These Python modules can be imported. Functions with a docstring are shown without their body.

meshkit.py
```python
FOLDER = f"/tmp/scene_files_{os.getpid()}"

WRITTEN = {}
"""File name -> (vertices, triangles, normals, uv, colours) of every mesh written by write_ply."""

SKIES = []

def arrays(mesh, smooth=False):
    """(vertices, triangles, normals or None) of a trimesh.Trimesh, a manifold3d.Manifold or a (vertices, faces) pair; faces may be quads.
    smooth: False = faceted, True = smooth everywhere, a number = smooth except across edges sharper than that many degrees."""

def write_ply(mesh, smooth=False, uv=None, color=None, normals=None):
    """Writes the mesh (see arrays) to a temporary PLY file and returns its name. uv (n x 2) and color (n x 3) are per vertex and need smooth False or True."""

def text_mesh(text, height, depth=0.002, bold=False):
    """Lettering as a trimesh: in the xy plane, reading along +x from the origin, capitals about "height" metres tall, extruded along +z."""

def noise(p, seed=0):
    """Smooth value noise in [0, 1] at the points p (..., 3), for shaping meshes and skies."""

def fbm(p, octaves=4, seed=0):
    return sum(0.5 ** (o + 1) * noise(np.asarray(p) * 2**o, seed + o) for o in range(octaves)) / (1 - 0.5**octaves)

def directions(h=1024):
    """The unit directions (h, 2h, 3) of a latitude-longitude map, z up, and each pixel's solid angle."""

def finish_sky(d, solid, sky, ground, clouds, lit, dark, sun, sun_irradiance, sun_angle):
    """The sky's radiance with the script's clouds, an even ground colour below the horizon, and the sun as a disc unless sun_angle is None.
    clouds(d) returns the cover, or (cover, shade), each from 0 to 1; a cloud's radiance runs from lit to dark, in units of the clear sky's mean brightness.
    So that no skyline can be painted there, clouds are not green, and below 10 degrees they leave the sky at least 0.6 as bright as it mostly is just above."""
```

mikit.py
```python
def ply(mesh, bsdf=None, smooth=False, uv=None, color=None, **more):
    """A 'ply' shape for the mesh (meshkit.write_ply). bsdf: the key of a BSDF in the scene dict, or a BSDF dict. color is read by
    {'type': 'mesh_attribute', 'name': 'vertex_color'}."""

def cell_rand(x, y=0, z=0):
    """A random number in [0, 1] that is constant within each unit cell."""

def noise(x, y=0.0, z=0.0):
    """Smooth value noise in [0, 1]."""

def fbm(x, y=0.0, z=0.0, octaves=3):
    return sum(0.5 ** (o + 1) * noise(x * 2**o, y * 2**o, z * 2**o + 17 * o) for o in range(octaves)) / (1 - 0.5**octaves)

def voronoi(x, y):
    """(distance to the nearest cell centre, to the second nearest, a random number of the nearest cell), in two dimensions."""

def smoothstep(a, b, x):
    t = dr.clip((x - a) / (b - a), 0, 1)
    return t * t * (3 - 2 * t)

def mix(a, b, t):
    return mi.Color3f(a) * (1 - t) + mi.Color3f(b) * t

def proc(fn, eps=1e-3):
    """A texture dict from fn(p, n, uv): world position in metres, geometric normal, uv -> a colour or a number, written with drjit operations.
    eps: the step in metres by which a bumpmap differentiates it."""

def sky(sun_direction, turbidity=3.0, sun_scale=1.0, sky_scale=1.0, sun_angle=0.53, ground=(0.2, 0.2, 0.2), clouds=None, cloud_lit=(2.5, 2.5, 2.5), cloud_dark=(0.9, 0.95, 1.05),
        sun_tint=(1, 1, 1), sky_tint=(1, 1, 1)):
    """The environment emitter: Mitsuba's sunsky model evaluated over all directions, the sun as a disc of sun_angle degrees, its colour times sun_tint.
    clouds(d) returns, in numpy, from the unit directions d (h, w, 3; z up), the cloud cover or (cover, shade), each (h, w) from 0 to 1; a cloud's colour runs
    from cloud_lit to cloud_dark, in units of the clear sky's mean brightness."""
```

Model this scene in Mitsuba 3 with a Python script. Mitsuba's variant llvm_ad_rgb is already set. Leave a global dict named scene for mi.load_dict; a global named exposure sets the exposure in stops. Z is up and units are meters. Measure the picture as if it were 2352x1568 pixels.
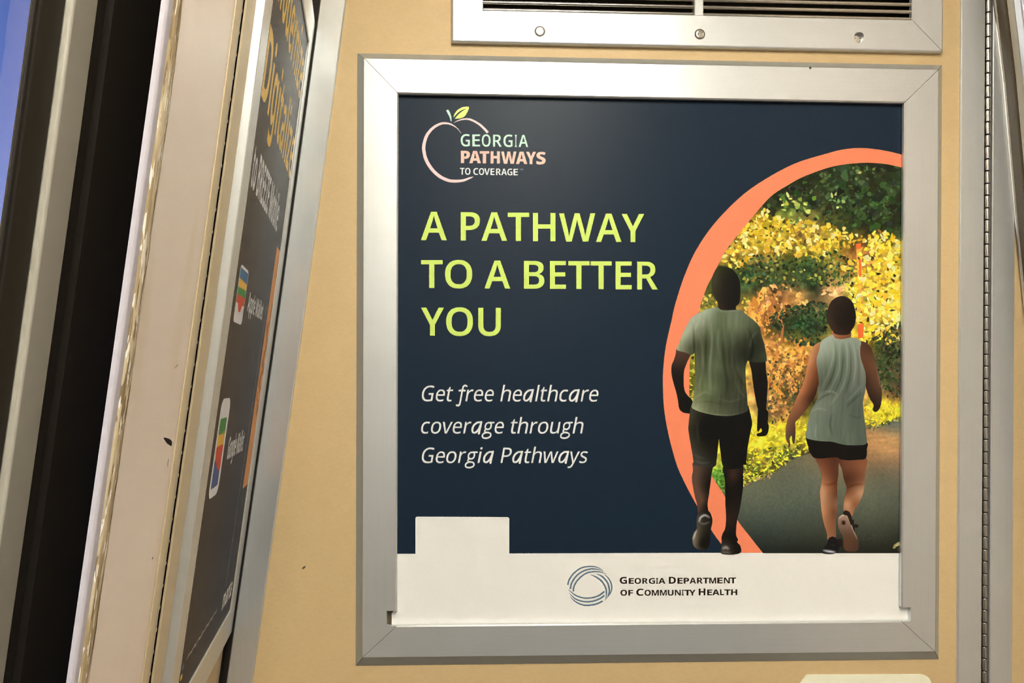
import math
import numpy as np
import trimesh
import mitsuba as mi
import manifold3d as m3
import mapbox_earcut
from scipy.interpolate import RBFInterpolator
from scipy.spatial import Delaunay
import shapely
from shapely.geometry import Polygon, LineString, Point, box as sbox
from shapely import affinity, union_all
import mikit
from mikit import noise, fbm, smoothstep, mix

T = mi.ScalarTransform4f
scene, labels = {}, {}

# ------------------------------------------------------------------ camera
FOCAL, CX, CY = 1700.0, 1176.0, 882.0          # of the 2352 x 1568 photograph
CAM = np.array([-0.17680, -0.76934, 1.42872])
YAW, PITCH, ROLL = 0.03817, -0.003997, 0.0035014
FWD = np.array([math.sin(YAW) * math.cos(PITCH), math.cos(YAW) * math.cos(PITCH), math.sin(PITCH)])
_r = np.array([math.cos(YAW), -math.sin(YAW), 0.0])
_u = np.cross(_r, FWD)
RIGHT = _r * math.cos(ROLL) + _u * math.sin(ROLL)
UP = -_r * math.sin(ROLL) + _u * math.cos(ROLL)
scene['camera'] = {
    'type': 'perspective', 'fov': math.degrees(2 * math.atan(1176 / FOCAL)), 'fov_axis': 'x',
    'principal_point_offset_y': -(CY - 784) / 1568, 'near_clip': 0.02, 'far_clip': 500.0,
    'to_world': T().look_at(origin=CAM.tolist(), target=(CAM + FWD).tolist(), up=UP.tolist())}
exposure = 0.32

# ------------------------------------------------------------------ daylight
scene['sky'] = mikit.sky((0.3, -0.5, 0.9), turbidity=3.5, sun_scale=0.0, sky_scale=4.5, sky_tint=(0.46, 0.42, 0.68))

# ------------------------------------------------------------------ lamps: two rows of fluorescent fittings under the ceiling
LAMP = (1.0, 0.945, 0.80)
LAMP_POWER = 30.0
CEILING = 2.16
LAMP_SPOTS = [(-0.07, -1.05), (-0.07, -3.20), (-0.07, -5.20)]
LAMP_LENGTH, LAMP_WIDTH = 1.15, 0.22
for _i, (_x, _y) in enumerate(LAMP_SPOTS):
    _key = 'ceiling_light' + ('' if _i == 0 else f'_{_i:03d}')
    _lens = trimesh.creation.box((LAMP_WIDTH - 0.03, LAMP_LENGTH - 0.03, 0.02))
    _lens.apply_translation((_x, _y, CEILING - 0.040))
    scene[_key + '__diffuser'] = mikit.ply(_lens, {'type': 'twosided', 'bsdf': {'type': 'diffuse', 'reflectance': {'type': 'rgb', 'value': [0.8, 0.8, 0.78]}}},
        emitter={'type': 'area', 'radiance': {'type': 'rgb', 'value': [LAMP_POWER * c for c in LAMP]}})
    _rim = trimesh.util.concatenate([
        trimesh.creation.box((LAMP_WIDTH, LAMP_LENGTH, 0.028), transform=trimesh.transformations.translation_matrix((_x, _y, CEILING - 0.014))),
        trimesh.creation.box((0.012, LAMP_LENGTH, 0.05), transform=trimesh.transformations.translation_matrix((_x - LAMP_WIDTH / 2 + 0.006, _y, CEILING - 0.025))),
        trimesh.creation.box((0.012, LAMP_LENGTH, 0.05), transform=trimesh.transformations.translation_matrix((_x + LAMP_WIDTH / 2 - 0.006, _y, CEILING - 0.025)))])
    scene[_key + '__housing'] = mikit.ply(_rim, 'white_enamel')
    labels[_key] = {'label': 'fluorescent ceiling light out of the frame, %s from the end wall in the %s row' % (('nearest', 'second', 'farthest')[_i % 3], 'middle'), 'category': 'ceiling light', 'group': 'fluorescent ceiling lights'}

# ------------------------------------------------------------------ helpers
def lin(c):
    c = np.asarray(c, float) / 255.0
    return np.where(c <= 0.04045, c / 12.92, ((c + 0.055) / 1.055) ** 2.4)

WHITE = lin((255, 250, 232)) / 0.86            # what an albedo of 1 shows as under these lamps

def alb(c):
    """The albedo of a print whose photographed colour is c (sRGB 0..255)."""
    return np.clip(lin(c) / WHITE, 0.004, 0.9)

def rgb(c):
    return {'type': 'rgb', 'value': [float(v) for v in c]}

def mat(key, color, rough=0.5, metallic=0.0, spec=0.5, **more):
    base = color if isinstance(color, dict) else rgb(color)
    scene[key] = {'type': 'twosided', 'bsdf': {'type': 'principled', 'base_color': base, 'roughness': rough, 'metallic': metallic, 'specular': spec, **more}}

def put(key, mesh, bsdf, smooth=False, label=None, category=None, group=None, kind=None, color=None):
    base, n = key, 0
    while key in scene:
        n += 1
        key = f'{base}_{n:03d}'
    scene[key] = mikit.ply(mesh, bsdf, smooth=smooth, color=color)
    tag(key, label, category, group, kind)
    return key

def tag(key, label=None, category=None, group=None, kind=None):
    d = {k: v for k, v in dict(label=label, category=category, group=group, kind=kind).items() if v}
    if d:
        labels[key] = d

def at(x, y, h=0.0):
    """Photograph position(s) -> points of the upright plane h metres in front of the back wall."""
    x, y = np.asarray(x, float), np.asarray(y, float)
    d = FWD + RIGHT * ((x - CX) / FOCAL)[..., None] - UP * ((y - CY) / FOCAL)[..., None]
    t = (-h - CAM[1]) / d[..., 1]
    return CAM + t[..., None] * d

def geoms(s):
    if s is None or s.is_empty:
        return []
    return [g for g in getattr(s, 'geoms', [s]) if g.geom_type == 'Polygon' and g.area > 0]

def cap_of(loop):
    loop = np.ascontiguousarray(loop, float)
    f = mapbox_earcut.triangulate_float64(loop, np.array([len(loop)], np.uint32)).reshape(-1, 3).astype(int)
    area = lambda p: (p[..., 0] * np.roll(p[..., 1], -1, -1) - np.roll(p[..., 0], -1, -1) * p[..., 1]).sum(-1)
    return f[:, ::-1] if area(loop[f]).sum() * area(loop) < 0 else f

def triangulate(shape):
    vs, fs, n = [], [], 0
    for g in geoms(shape):
        v, f = trimesh.creation.triangulate_polygon(g, engine='earcut')
        vs.append(np.asarray(v)); fs.append(np.asarray(f) + n); n += len(v)
    return np.vstack(vs), np.vstack(fs)

def fine(shape, step):
    """Triangulation of a polygon with a regular lattice inside, for prints with soft tones."""
    vs, fs, n = [], [], 0
    for g in geoms(shape):
        rings = []
        for rg in [g.exterior, *g.interiors]:
            m = max(8, int(rg.length / step))
            rings.append(np.array([rg.interpolate(k / m, normalized=True).coords[0] for k in range(m)]))
        x0, y0, x1, y1 = g.bounds
        gx, gy = np.meshgrid(np.arange(x0, x1, step), np.arange(y0, y1, step))
        gx = gx + (np.arange(gx.shape[0]) % 2)[:, None] * step / 2
        inside = shapely.contains_xy(g.buffer(-step * 0.45), gx.ravel(), gy.ravel())
        p = np.vstack(rings + [np.stack([gx.ravel(), gy.ravel()], 1)[inside]])
        p = p + np.random.default_rng(3).normal(0, 1e-4, p.shape)
        t = Delaunay(p).simplices
        c = p[t].mean(1)
        t = t[shapely.contains_xy(g, c[:, 0], c[:, 1])]
        vs.append(p); fs.append(t + n); n += len(p)
    return np.vstack(vs), np.vstack(fs)

def print_flat(key, shape, h, bsdf, place=at, **kw):
    v, f = triangulate(shape)
    return put(key, (place(v[:, 0], v[:, 1], h), f), bsdf, **kw)

def print_tone(key, shape, h, fn, step=3.0, place=at, bsdf='print', **kw):
    v, f = fine(shape, step)
    return put(key, (place(v[:, 0], v[:, 1], h), f), bsdf, smooth=True, color=0.88 * alb(fn(v)), **kw)

def curve(points, closed=False, n=8):
    """Catmull-Rom curve through the points."""
    p = np.asarray(points, float)
    q = np.vstack([p[-1], p, p[:2]]) if closed else np.vstack([2 * p[0] - p[1], p, 2 * p[-1] - p[-2]])
    out = []
    for i in range(len(q) - 3):
        a, b, c, d = q[i:i + 4]
        for t in np.arange(n) / n:
            out.append(0.5 * (2 * b + (c - a) * t + (2 * a - 5 * b + 4 * c - d) * t * t + (3 * b - a - 3 * c + d) * t ** 3))
    if not closed:
        out.append(p[-1])
    return np.array(out)

def blob(points, n=6):
    return Polygon(curve(points, True, n)).buffer(0)

def crop(ox, oy, s):
    return lambda pts: [(ox + x / s, oy + y / s) for x, y in pts]

def tone(controls, smoothing=0.0):
    """A smooth colour field through (x, y, colour) samples."""
    xy = np.array([c[0] for c in controls], float)
    col = np.array([c[1] for c in controls], float)
    f = RBFInterpolator(xy / 100.0, col, kernel='thin_plate_spline' if len(xy) > 3 else 'linear', smoothing=smoothing)
    lo, hi = col.min(0), col.max(0)
    return lambda v: np.clip(f(np.asarray(v) / 100.0), lo, hi)

def folds(v, strokes):
    """Sum of soft light and dark strokes: (points, half width, amount)."""
    total = np.zeros(len(v))
    pts = shapely.points(v)
    for p, w, a in strokes:
        ls = LineString(curve(p))
        d = shapely.distance(pts, ls)
        u = shapely.line_locate_point(ls, pts, normalized=True)
        total += a * np.exp(-(d / w) ** 2) * np.sqrt(np.clip(np.sin(math.pi * u), 0, 1))
    return total[:, None]

def boxm(x0, x1, y0, y1, z0, z1, r=0.0):
    if r <= 0:
        b = trimesh.creation.box((x1 - x0, y1 - y0, z1 - z0))
        b.apply_translation(((x0 + x1) / 2, (y0 + y1) / 2, (z0 + z1) / 2))
        return b
    pts = []
    for sx in (0, 1):
        for sy in (0, 1):
            for sz in (0, 1):
                c = np.array([(x0 + r, x1 - r)[sx], (y0 + r, y1 - r)[sy], (z0 + r, z1 - r)[sz]])
                for ax in range(3):
                    e = np.zeros(3); e[ax] = r * (1, -1)[(sx, sy, sz)[ax] == 0] if False else r * (1 if (sx, sy, sz)[ax] else -1)
                    pts.append(c + e)
    return trimesh.convex.convex_hull(np.array(pts))

MITRE_GAP = 0.0005
def mitred(rect, sides, profile, place, bevels=None, cuts=()):
    """Four mitred rails. rect = (a0, b0, a1, b1); sides = widths (left, bottom, right, top); profile = closed loop of
    (fraction of the width, height); place(a, b, h) -> xyz. Returns {side: (vertices, faces)}."""
    a0, b0, a1, b1 = rect
    wl, wb, wr, wt = sides
    t = np.array([p[0] for p in profile]); h = np.array([p[1] for p in profile]); n = len(profile)
    def inset(own, other):
        """Where side OTHER has the point that side OWN has at each t, so that unequal bevels meet in the mitre."""
        if bevels is None:
            return t * sides[other]
        return np.interp(t * sides[own], [0, bevels[own], sides[own]], [0, bevels[other], sides[other]])
    L, B, R, P = 0, 1, 2, 3
    ends = {
        'left': ((a0 + t * wl, b0 + inset(L, B)), (a0 + t * wl, b1 - inset(L, P))),
        'right': ((a1 - t * wr, b1 - inset(R, P)), (a1 - t * wr, b0 + inset(R, B))),
        'bottom': ((a1 - inset(B, R) - MITRE_GAP, b0 + t * wb), (a0 + inset(B, L) + MITRE_GAP, b0 + t * wb)),
        'top': ((a0 + inset(P, L) + MITRE_GAP, b1 - t * wt), (a1 - inset(P, R) - MITRE_GAP, b1 - t * wt))}
    out = {}
    cap = cap_of(np.stack([t, h * 30], 1))
    for side, (s, e) in ends.items():
        sec = [s] + ([(s[0], np.full(n, c)) for c in (cuts if side == 'left' else cuts[::-1])] if side in ('left', 'right') else []) + [e]
        v = np.vstack([place(q[0], q[1], h) for q in sec])
        i = np.arange(n); j = (i + 1) % n
        last = (len(sec) - 1) * n
        f = np.vstack([np.vstack([np.stack([i, j, j + n], 1), np.stack([i, j + n, i + n], 1)]) + k * n for k in range(len(sec) - 1)] + [cap[:, ::-1], cap + last])
        m = trimesh.Trimesh(v, f, process=False)
        if m.volume < 0:
            m.invert()
        out[side] = m
    return out

GLYPHS = {
 'semi': {
  'A': 'o1,0 260,715 410,717 670,-2 535,-2 465,187 204,187 135,-2/h302,483 240,298 432,299 363,508 336,610|672',
  'P': 'o91,0 90,715 367,712 420,702 485,675 507,657 540,620 555,590 567,544 567,453 542,378 497,323 465,300 427,283 354,265 221,262 220,0/h220,372 308,370 343,375 391,393 419,418 437,459 440,510 425,556 404,579 379,595 340,605 221,607|615',
  'T': 'o16,605 16,715 552,715 552,605 348,603 347,0 218,1 217,604|568',
  'H': 'o91,0 90,715 220,715 221,428 530,428 533,715 662,715 662,0 533,0 531,317 222,317 220,0|752',
  'W': 'o13,712 142,715 242,307 275,140 315,334 420,715 547,715 665,295 695,140 725,292 828,715 957,715 775,3 630,0 510,433 484,548 450,398 342,0 198,0|970',
  'Y': 'o1,712 142,715 303,400 463,712 605,715 368,278 367,0 238,0 237,273|605',
  'O': 'o58,320 57,397 65,459 85,532 103,572 133,617 175,660 208,682 273,710 333,722 429,725 487,717 545,700 612,660 657,615 687,567 712,502 727,424 730,318 720,243 697,170 662,108 630,70 575,30 507,3 429,-10 316,-5 245,15 183,50 135,95 93,165 70,233/h200,451 193,322 205,244 215,214 240,169 284,128 314,113 352,103 418,100 451,105 476,113 517,136 560,186 580,234 592,297 592,418 580,481 557,534 539,559 504,590 441,612 372,615 329,607 284,587 248,557 223,519|788',
  'B': 'o91,0 90,715 389,712 460,700 525,672 562,637 585,590 590,562 585,488 567,448 542,418 510,395 463,377 512,362 542,347 575,320 595,290 610,232 610,183 602,143 582,98 547,58 515,35 482,20 427,5 387,0/h220,107 363,105 411,115 439,130 465,164 475,202 472,246 457,279 426,305 378,320 221,322/h220,425 360,423 398,430 424,443 445,466 457,504 457,536 447,566 421,592 381,607 345,612 221,612|660',
  'E': 'o91,0 90,715 500,715 500,608 220,606 221,426 482,425 483,318 221,317 220,112 500,110 500,0|555',
  'R': 'o91,0 90,715 369,712 425,702 482,680 530,642 552,610 570,554 572,483 560,430 537,390 500,353 441,320 440,314 637,0 490,0 329,277 323,282 222,282 220,0/h220,387 343,388 379,398 404,413 425,436 440,485 437,536 422,569 399,590 358,605 325,610 221,609|642',
  'U': 'o86,232 85,715 215,715 215,245 220,212 238,164 263,133 296,113 350,100 413,103 459,118 497,151 517,192 527,245 528,715 657,715 655,213 647,175 622,113 600,80 570,50 512,15 427,-7 333,-10 281,-2 238,10 173,48 135,88 100,155|742',
 },
 'logo': {
  'G': 'o56,320 58,424 70,489 85,535 130,612 188,667 258,705 298,717 366,728 437,727 494,720 537,710 602,685 602,675 564,585 476,617 425,625 375,625 304,607 256,577 218,531 190,466 178,390 178,325 188,257 205,204 226,168 258,133 294,110 344,95 448,95 500,107 500,288 368,290 368,390 615,390 615,28 507,0 419,-10 341,-10 301,-5 218,23 158,65 130,95 105,133 73,213 63,256|680',
  'E': 'o86,0 85,715 462,715 462,615 203,614 203,423 445,422 445,323 203,322 202,105 462,102 462,0|515',
  'O': 'o56,317 55,399 60,452 88,557 108,597 145,647 195,687 243,710 306,725 394,728 444,720 492,705 537,680 582,640 617,590 637,547 660,464 668,397 665,291 650,208 617,128 585,80 545,43 480,8 394,-10 306,-7 238,10 178,43 125,95 93,150 68,228/h188,471 178,320 193,227 213,176 248,131 302,100 340,93 383,93 411,98 449,113 492,151 515,189 532,244 542,320 542,398 532,471 517,521 502,551 474,587 429,615 383,625 324,622 269,602 236,574 205,526|722',
  'R': 'o86,0 85,717 339,715 407,700 450,680 492,642 517,597 530,537 530,486 515,423 495,388 467,358 406,320 405,314 565,42 585,0 455,0 299,287 205,287 202,3/h202,382 290,380 323,385 361,400 387,423 407,469 410,525 397,569 372,597 318,617 203,619|595',
  'I': 'o36,0 35,67 115,92 115,623 35,648 35,715 312,715 312,648 233,623 232,92 312,67 312,0|350',
  'A': 'o1,2 238,717 372,720 610,0 485,3 423,197 189,197 125,0/h277,498 220,300 395,302 338,488 306,612|612',
 },
 'heavy': {
  'P': 'o76,0 75,717 339,717 405,707 462,685 497,660 520,635 542,595 555,554 560,463 550,405 532,360 510,325 480,295 425,263 357,245 251,242 250,0/h250,390 300,388 326,393 351,405 370,424 382,454 385,503 370,544 344,565 315,572 250,571|595',
  'A': 'o1,0 218,717 450,717 670,0 480,0 441,145 232,145 192,0/h310,473 267,293 407,294 337,588 333,586|670',
  'T': 'o21,568 21,715 525,715 525,568 360,566 360,-2 185,-2 185,566|548',
  'H': 'o76,0 75,715 250,715 251,445 463,445 465,715 642,715 642,0 465,0 464,297 252,297 250,0|718',
  'W': 'o178,0 13,715 182,715 257,354 288,185 333,419 400,712 560,715 635,382 670,187 675,192 695,322 778,715 950,715 785,0 580,0 510,316 485,468 480,475 457,341 382,0|960',
  'Y': 'o1,712 3,718 187,717 305,448 423,717 610,715 393,281 392,0 218,0 217,273|610',
  'S': 'o41,32 40,197 134,158 222,140 265,140 289,145 317,163 330,190 325,226 304,249 193,308 125,350 73,405 58,435 48,473 45,544 58,600 83,645 113,675 158,702 211,720 263,727 329,727 397,717 500,680 502,670 452,535 366,570 313,580 277,580 249,572 226,552 220,535 223,509 238,486 271,463 415,387 467,340 482,317 502,259 505,191 492,135 465,83 435,50 400,25 340,0 302,-7 203,-10 156,-5 110,5|538',
 },
 'cond': {
  'T': 'o16,608 16,712 482,712 482,608 310,606 310,0 188,1 187,606|498',
  'O': 'o53,317 55,432 65,494 83,555 103,597 133,640 178,680 218,702 266,717 316,725 399,722 467,705 512,680 547,650 582,605 602,567 627,489 640,397 640,316 627,226 602,148 572,95 520,40 472,13 399,-7 316,-10 233,8 180,35 125,88 88,153 65,226/h190,463 182,320 193,244 210,189 243,138 281,110 327,98 381,100 434,123 462,151 487,199 502,254 510,317 510,400 500,476 485,526 454,577 424,602 368,620 312,617 264,597 228,562 205,519|690',
  'C': 'o53,315 55,422 78,525 123,612 173,665 205,687 243,705 323,723 384,722 449,712 492,700 532,680 492,580 428,607 378,618 312,612 266,589 228,549 205,506 188,448 180,390 180,320 188,259 205,201 233,153 276,115 304,103 340,95 406,98 510,127 510,26 505,20 457,3 407,-7 313,-10 255,0 188,30 138,73 105,118 88,153 65,223|562',
  'V': 'o1,710 3,715 129,715 135,707 252,280 283,142 310,267 433,710 436,715 565,715 565,703 352,0 213,0 210,5|568',
  'E': 'o81,0 80,712 442,712 442,608 205,606 206,423 427,422 428,318 206,317 205,107 442,105 442,0|492',
  'R': 'o81,0 80,715 299,715 357,707 412,690 450,667 477,640 497,607 512,557 515,483 505,433 477,380 442,345 398,319 398,312 560,22 567,0 433,0 289,282 207,285 205,0/h205,385 306,385 344,400 367,421 387,467 390,523 375,569 351,592 305,610 205,611|575',
  'A': 'o1,2 220,715 367,717 590,0 460,0 403,190 189,190 130,0/h267,486 217,298 377,299 328,470 296,610|592',
  'G': 'o53,317 55,422 65,479 80,527 115,595 183,665 253,702 286,712 351,723 464,717 520,705 580,680 542,578 458,610 410,617 362,618 306,605 256,574 213,519 193,466 180,388 180,320 190,252 208,199 228,164 256,133 291,110 332,98 403,95 443,100 472,109 472,286 350,288 350,392 592,392 592,28 502,3 402,-10 288,-5 243,8 200,28 165,53 133,85 98,138 65,228|655',
 },
 'bold': {
  'G': 'o56,317 58,422 70,485 85,527 105,567 138,612 168,642 205,670 280,705 331,717 391,725 517,720 587,705 650,682 650,673 602,560 511,590 458,597 402,598 337,582 296,559 260,524 230,468 215,408 212,325 220,274 238,221 263,181 296,150 342,128 392,118 448,118 506,125 520,132 520,279 383,280 383,402 665,402 665,30 557,3 449,-10 338,-7 243,18 200,40 163,68 115,123 88,173 70,223|735',
  'E': 'o86,0 85,715 500,715 500,590 240,589 241,436 482,435 483,311 241,309 240,130 500,127 500,0|552',
  'O': 'o56,320 55,397 63,462 83,535 100,575 130,620 170,660 210,687 280,715 361,727 432,727 489,720 555,700 607,670 652,630 687,580 717,505 732,427 735,321 722,233 700,165 672,115 617,55 565,23 510,3 429,-10 333,-7 243,15 183,48 133,95 90,165 68,233/h220,438 215,325 230,239 255,186 296,145 327,130 372,120 448,125 471,133 509,156 542,196 562,247 572,300 572,420 552,501 527,547 496,575 458,592 420,600 357,597 301,577 266,547 238,501|790',
  'R': 'o86,0 85,717 372,715 437,702 505,672 537,645 567,597 582,534 582,483 565,418 537,375 495,338 455,314 655,0 483,0 324,274 242,275 240,0/h240,395 343,395 376,405 409,431 427,474 427,523 417,551 397,574 373,587 328,597 241,597|655',
  'I': 'o36,0 35,87 122,117 123,598 35,628 35,715 362,715 362,628 278,598 278,117 362,87 362,0|400',
  'A': 'o1,0 250,717 440,717 680,37 690,-2 528,-2 470,167 222,167 165,-2/h307,448 260,295 435,297 385,453 346,602|692',
  'D': 'o86,0 85,715 357,715 404,710 482,690 557,650 607,602 637,557 662,495 675,432 678,331 667,258 645,188 615,135 552,70 492,35 445,18 342,0/h240,130 330,128 401,143 439,163 469,191 502,251 517,332 517,395 507,458 495,494 474,527 439,560 404,577 343,590 240,589|732',
  'P': 'o86,-3 85,715 374,712 427,702 487,677 515,657 542,627 565,585 575,549 580,504 575,438 562,393 545,358 497,305 445,275 364,255 241,252 240,0/h240,382 315,380 346,385 384,400 402,416 422,457 425,505 410,549 389,569 371,580 328,590 241,589|620',
  'T': 'o21,588 21,715 560,715 560,588 368,586 365,-2 213,-2 212,586|580',
  'M': 'o86,0 85,715 295,712 472,178 650,715 860,715 860,0 715,1 715,409 722,557 718,556 703,511 540,3 398,0 215,558 220,452 220,1|945',
  'N': 'o86,0 85,715 280,715 588,183 582,308 583,714 720,715 720,0 523,3 222,531 215,538 220,434 220,1|805',
  'F': 'o86,0 85,715 497,715 497,590 235,588 236,408 480,407 480,283 236,282 235,0|530',
  'C': 'o56,317 55,392 60,437 70,485 88,535 113,582 143,622 205,675 248,697 290,712 368,725 434,725 494,717 537,707 610,680 610,670 562,555 503,580 423,598 349,592 296,567 258,529 235,489 220,441 212,388 213,322 225,249 253,189 286,153 314,135 349,123 433,118 513,133 582,155 582,25 504,0 429,-10 308,-5 265,5 215,25 150,73 108,128 75,203 63,256|642',
  'U': 'o81,237 80,717 235,715 238,227 258,174 281,148 311,130 355,120 398,120 451,135 485,164 507,214 512,245 513,715 667,717 665,221 642,138 615,90 585,58 517,15 482,3 429,-7 336,-10 271,0 238,10 178,43 125,98 93,168|748',
  'Y': 'o235,273 1,718 165,717 312,420 460,717 622,717 610,685 390,281 390,0 235,0|625',
  'H': 'o86,0 85,715 240,715 241,435 515,435 518,715 672,715 672,0 518,0 516,307 242,307 240,0|758',
  'L': 'o86,0 85,717 237,717 240,129 527,127 527,1|560',
 },
 'text': {
  'G': 'o61,320 63,419 88,520 118,577 140,607 208,667 243,687 303,710 393,725 469,725 532,717 585,705 642,682 609,603 508,635 455,642 397,642 339,632 266,600 213,549 180,491 160,413 158,325 165,269 183,211 210,161 246,123 289,95 342,78 392,70 490,73 560,89 560,293 405,295 405,377 655,377 652,25 564,3 454,-10 341,-7 245,18 170,65 120,123 98,163 80,208 68,258|728',
  'e': 'o56,232 58,324 70,382 100,447 138,492 190,527 248,545 319,547 385,532 415,517 447,492 467,470 492,427 512,357 515,250 152,250 153,197 163,161 188,118 229,85 269,70 310,65 385,70 492,102 492,25 432,3 354,-10 263,-7 193,13 140,45 95,98 68,160/h160,376 152,322 418,323 420,355 410,396 397,421 374,447 336,467 275,472 224,457 186,424|565',
  't': 'o16,468 15,510 92,546 128,660 182,660 184,538 337,537 337,468 183,466 182,142 195,101 208,86 229,73 273,65 340,77 340,5 274,-10 208,-7 160,8 138,23 118,45 103,73 90,128 90,466|365',
  'r': 'o86,0 85,537 160,537 170,442 174,440 203,480 233,510 273,535 318,547 400,542 390,455 353,462 315,462 284,455 254,440 228,419 203,386 185,346 178,308 177,1|418',
  'h': 'o86,0 85,759 177,760 178,506 173,463 179,463 193,485 220,510 270,535 313,545 384,545 440,532 477,512 507,482 525,450 540,379 540,1 450,1 450,363 440,409 427,432 409,449 386,462 350,470 310,470 269,462 228,439 205,411 190,378 178,308 177,0|620',
  'l': 'o86,0 85,759 177,760 177,1|262',
  'c': 'o56,230 58,327 73,395 105,457 160,510 223,537 281,548 372,542 447,520 422,443 325,468 267,465 216,445 191,422 165,379 150,310 153,207 168,154 188,118 219,90 280,70 351,73 440,100 437,18 395,0 359,-7 273,-10 218,0 160,25 110,70 93,95 68,155|482',
  'o': 'o56,235 55,302 60,344 78,407 93,437 115,470 140,495 173,517 220,537 278,547 329,547 385,537 422,522 457,500 495,462 522,420 540,375 552,302 553,236 545,183 530,135 500,80 465,43 432,20 385,0 329,-10 256,-7 215,3 160,30 115,73 93,105 68,165/h158,356 150,230 160,177 178,134 216,90 244,75 274,68 335,68 384,85 420,119 442,161 455,209 457,313 447,363 427,409 389,450 356,465 308,472 259,467 221,452 196,432 178,406|605',
  'v': 'o1,535 100,535 220,200 255,83 283,172 413,537 512,537 307,0 203,0|512',
  'u': 'o78,155 78,537 172,537 175,149 185,119 213,86 247,70 285,65 323,68 361,78 387,93 415,124 432,167 442,227 443,537 535,537 535,0 460,0 445,70 392,20 329,-5 243,-10 175,5 133,30 105,63 85,110|620',
  'i': 'o78,667 78,697 83,715 95,730 110,737 152,737 172,725 182,707 182,658 165,635 152,628 121,625 100,633 85,648/o86,0 85,537 177,537 177,1|260',
  'P': 'o96,0 95,715 352,712 415,700 462,680 485,665 520,627 537,595 547,562 552,478 542,428 522,383 497,350 467,325 397,293 309,278 191,277 190,1/h190,360 293,358 348,365 401,385 429,408 450,444 457,480 457,520 440,574 412,604 383,620 333,632 191,634|602',
  'w': 'o158,0 13,537 107,537 195,192 215,93 248,225 345,537 447,537 540,232 575,95 593,182 685,537 777,537 630,0 523,0 433,298 395,442 367,333 262,0|790',
  'y': 'o217,1 3,538 100,537 225,207 260,90 308,240 415,537 515,537 290,-60 255,-137 230,-175 200,-205 162,-227 127,-237 56,-240 13,-232 13,-158 78,-165 116,-157 139,-144 175,-104|515',
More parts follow.
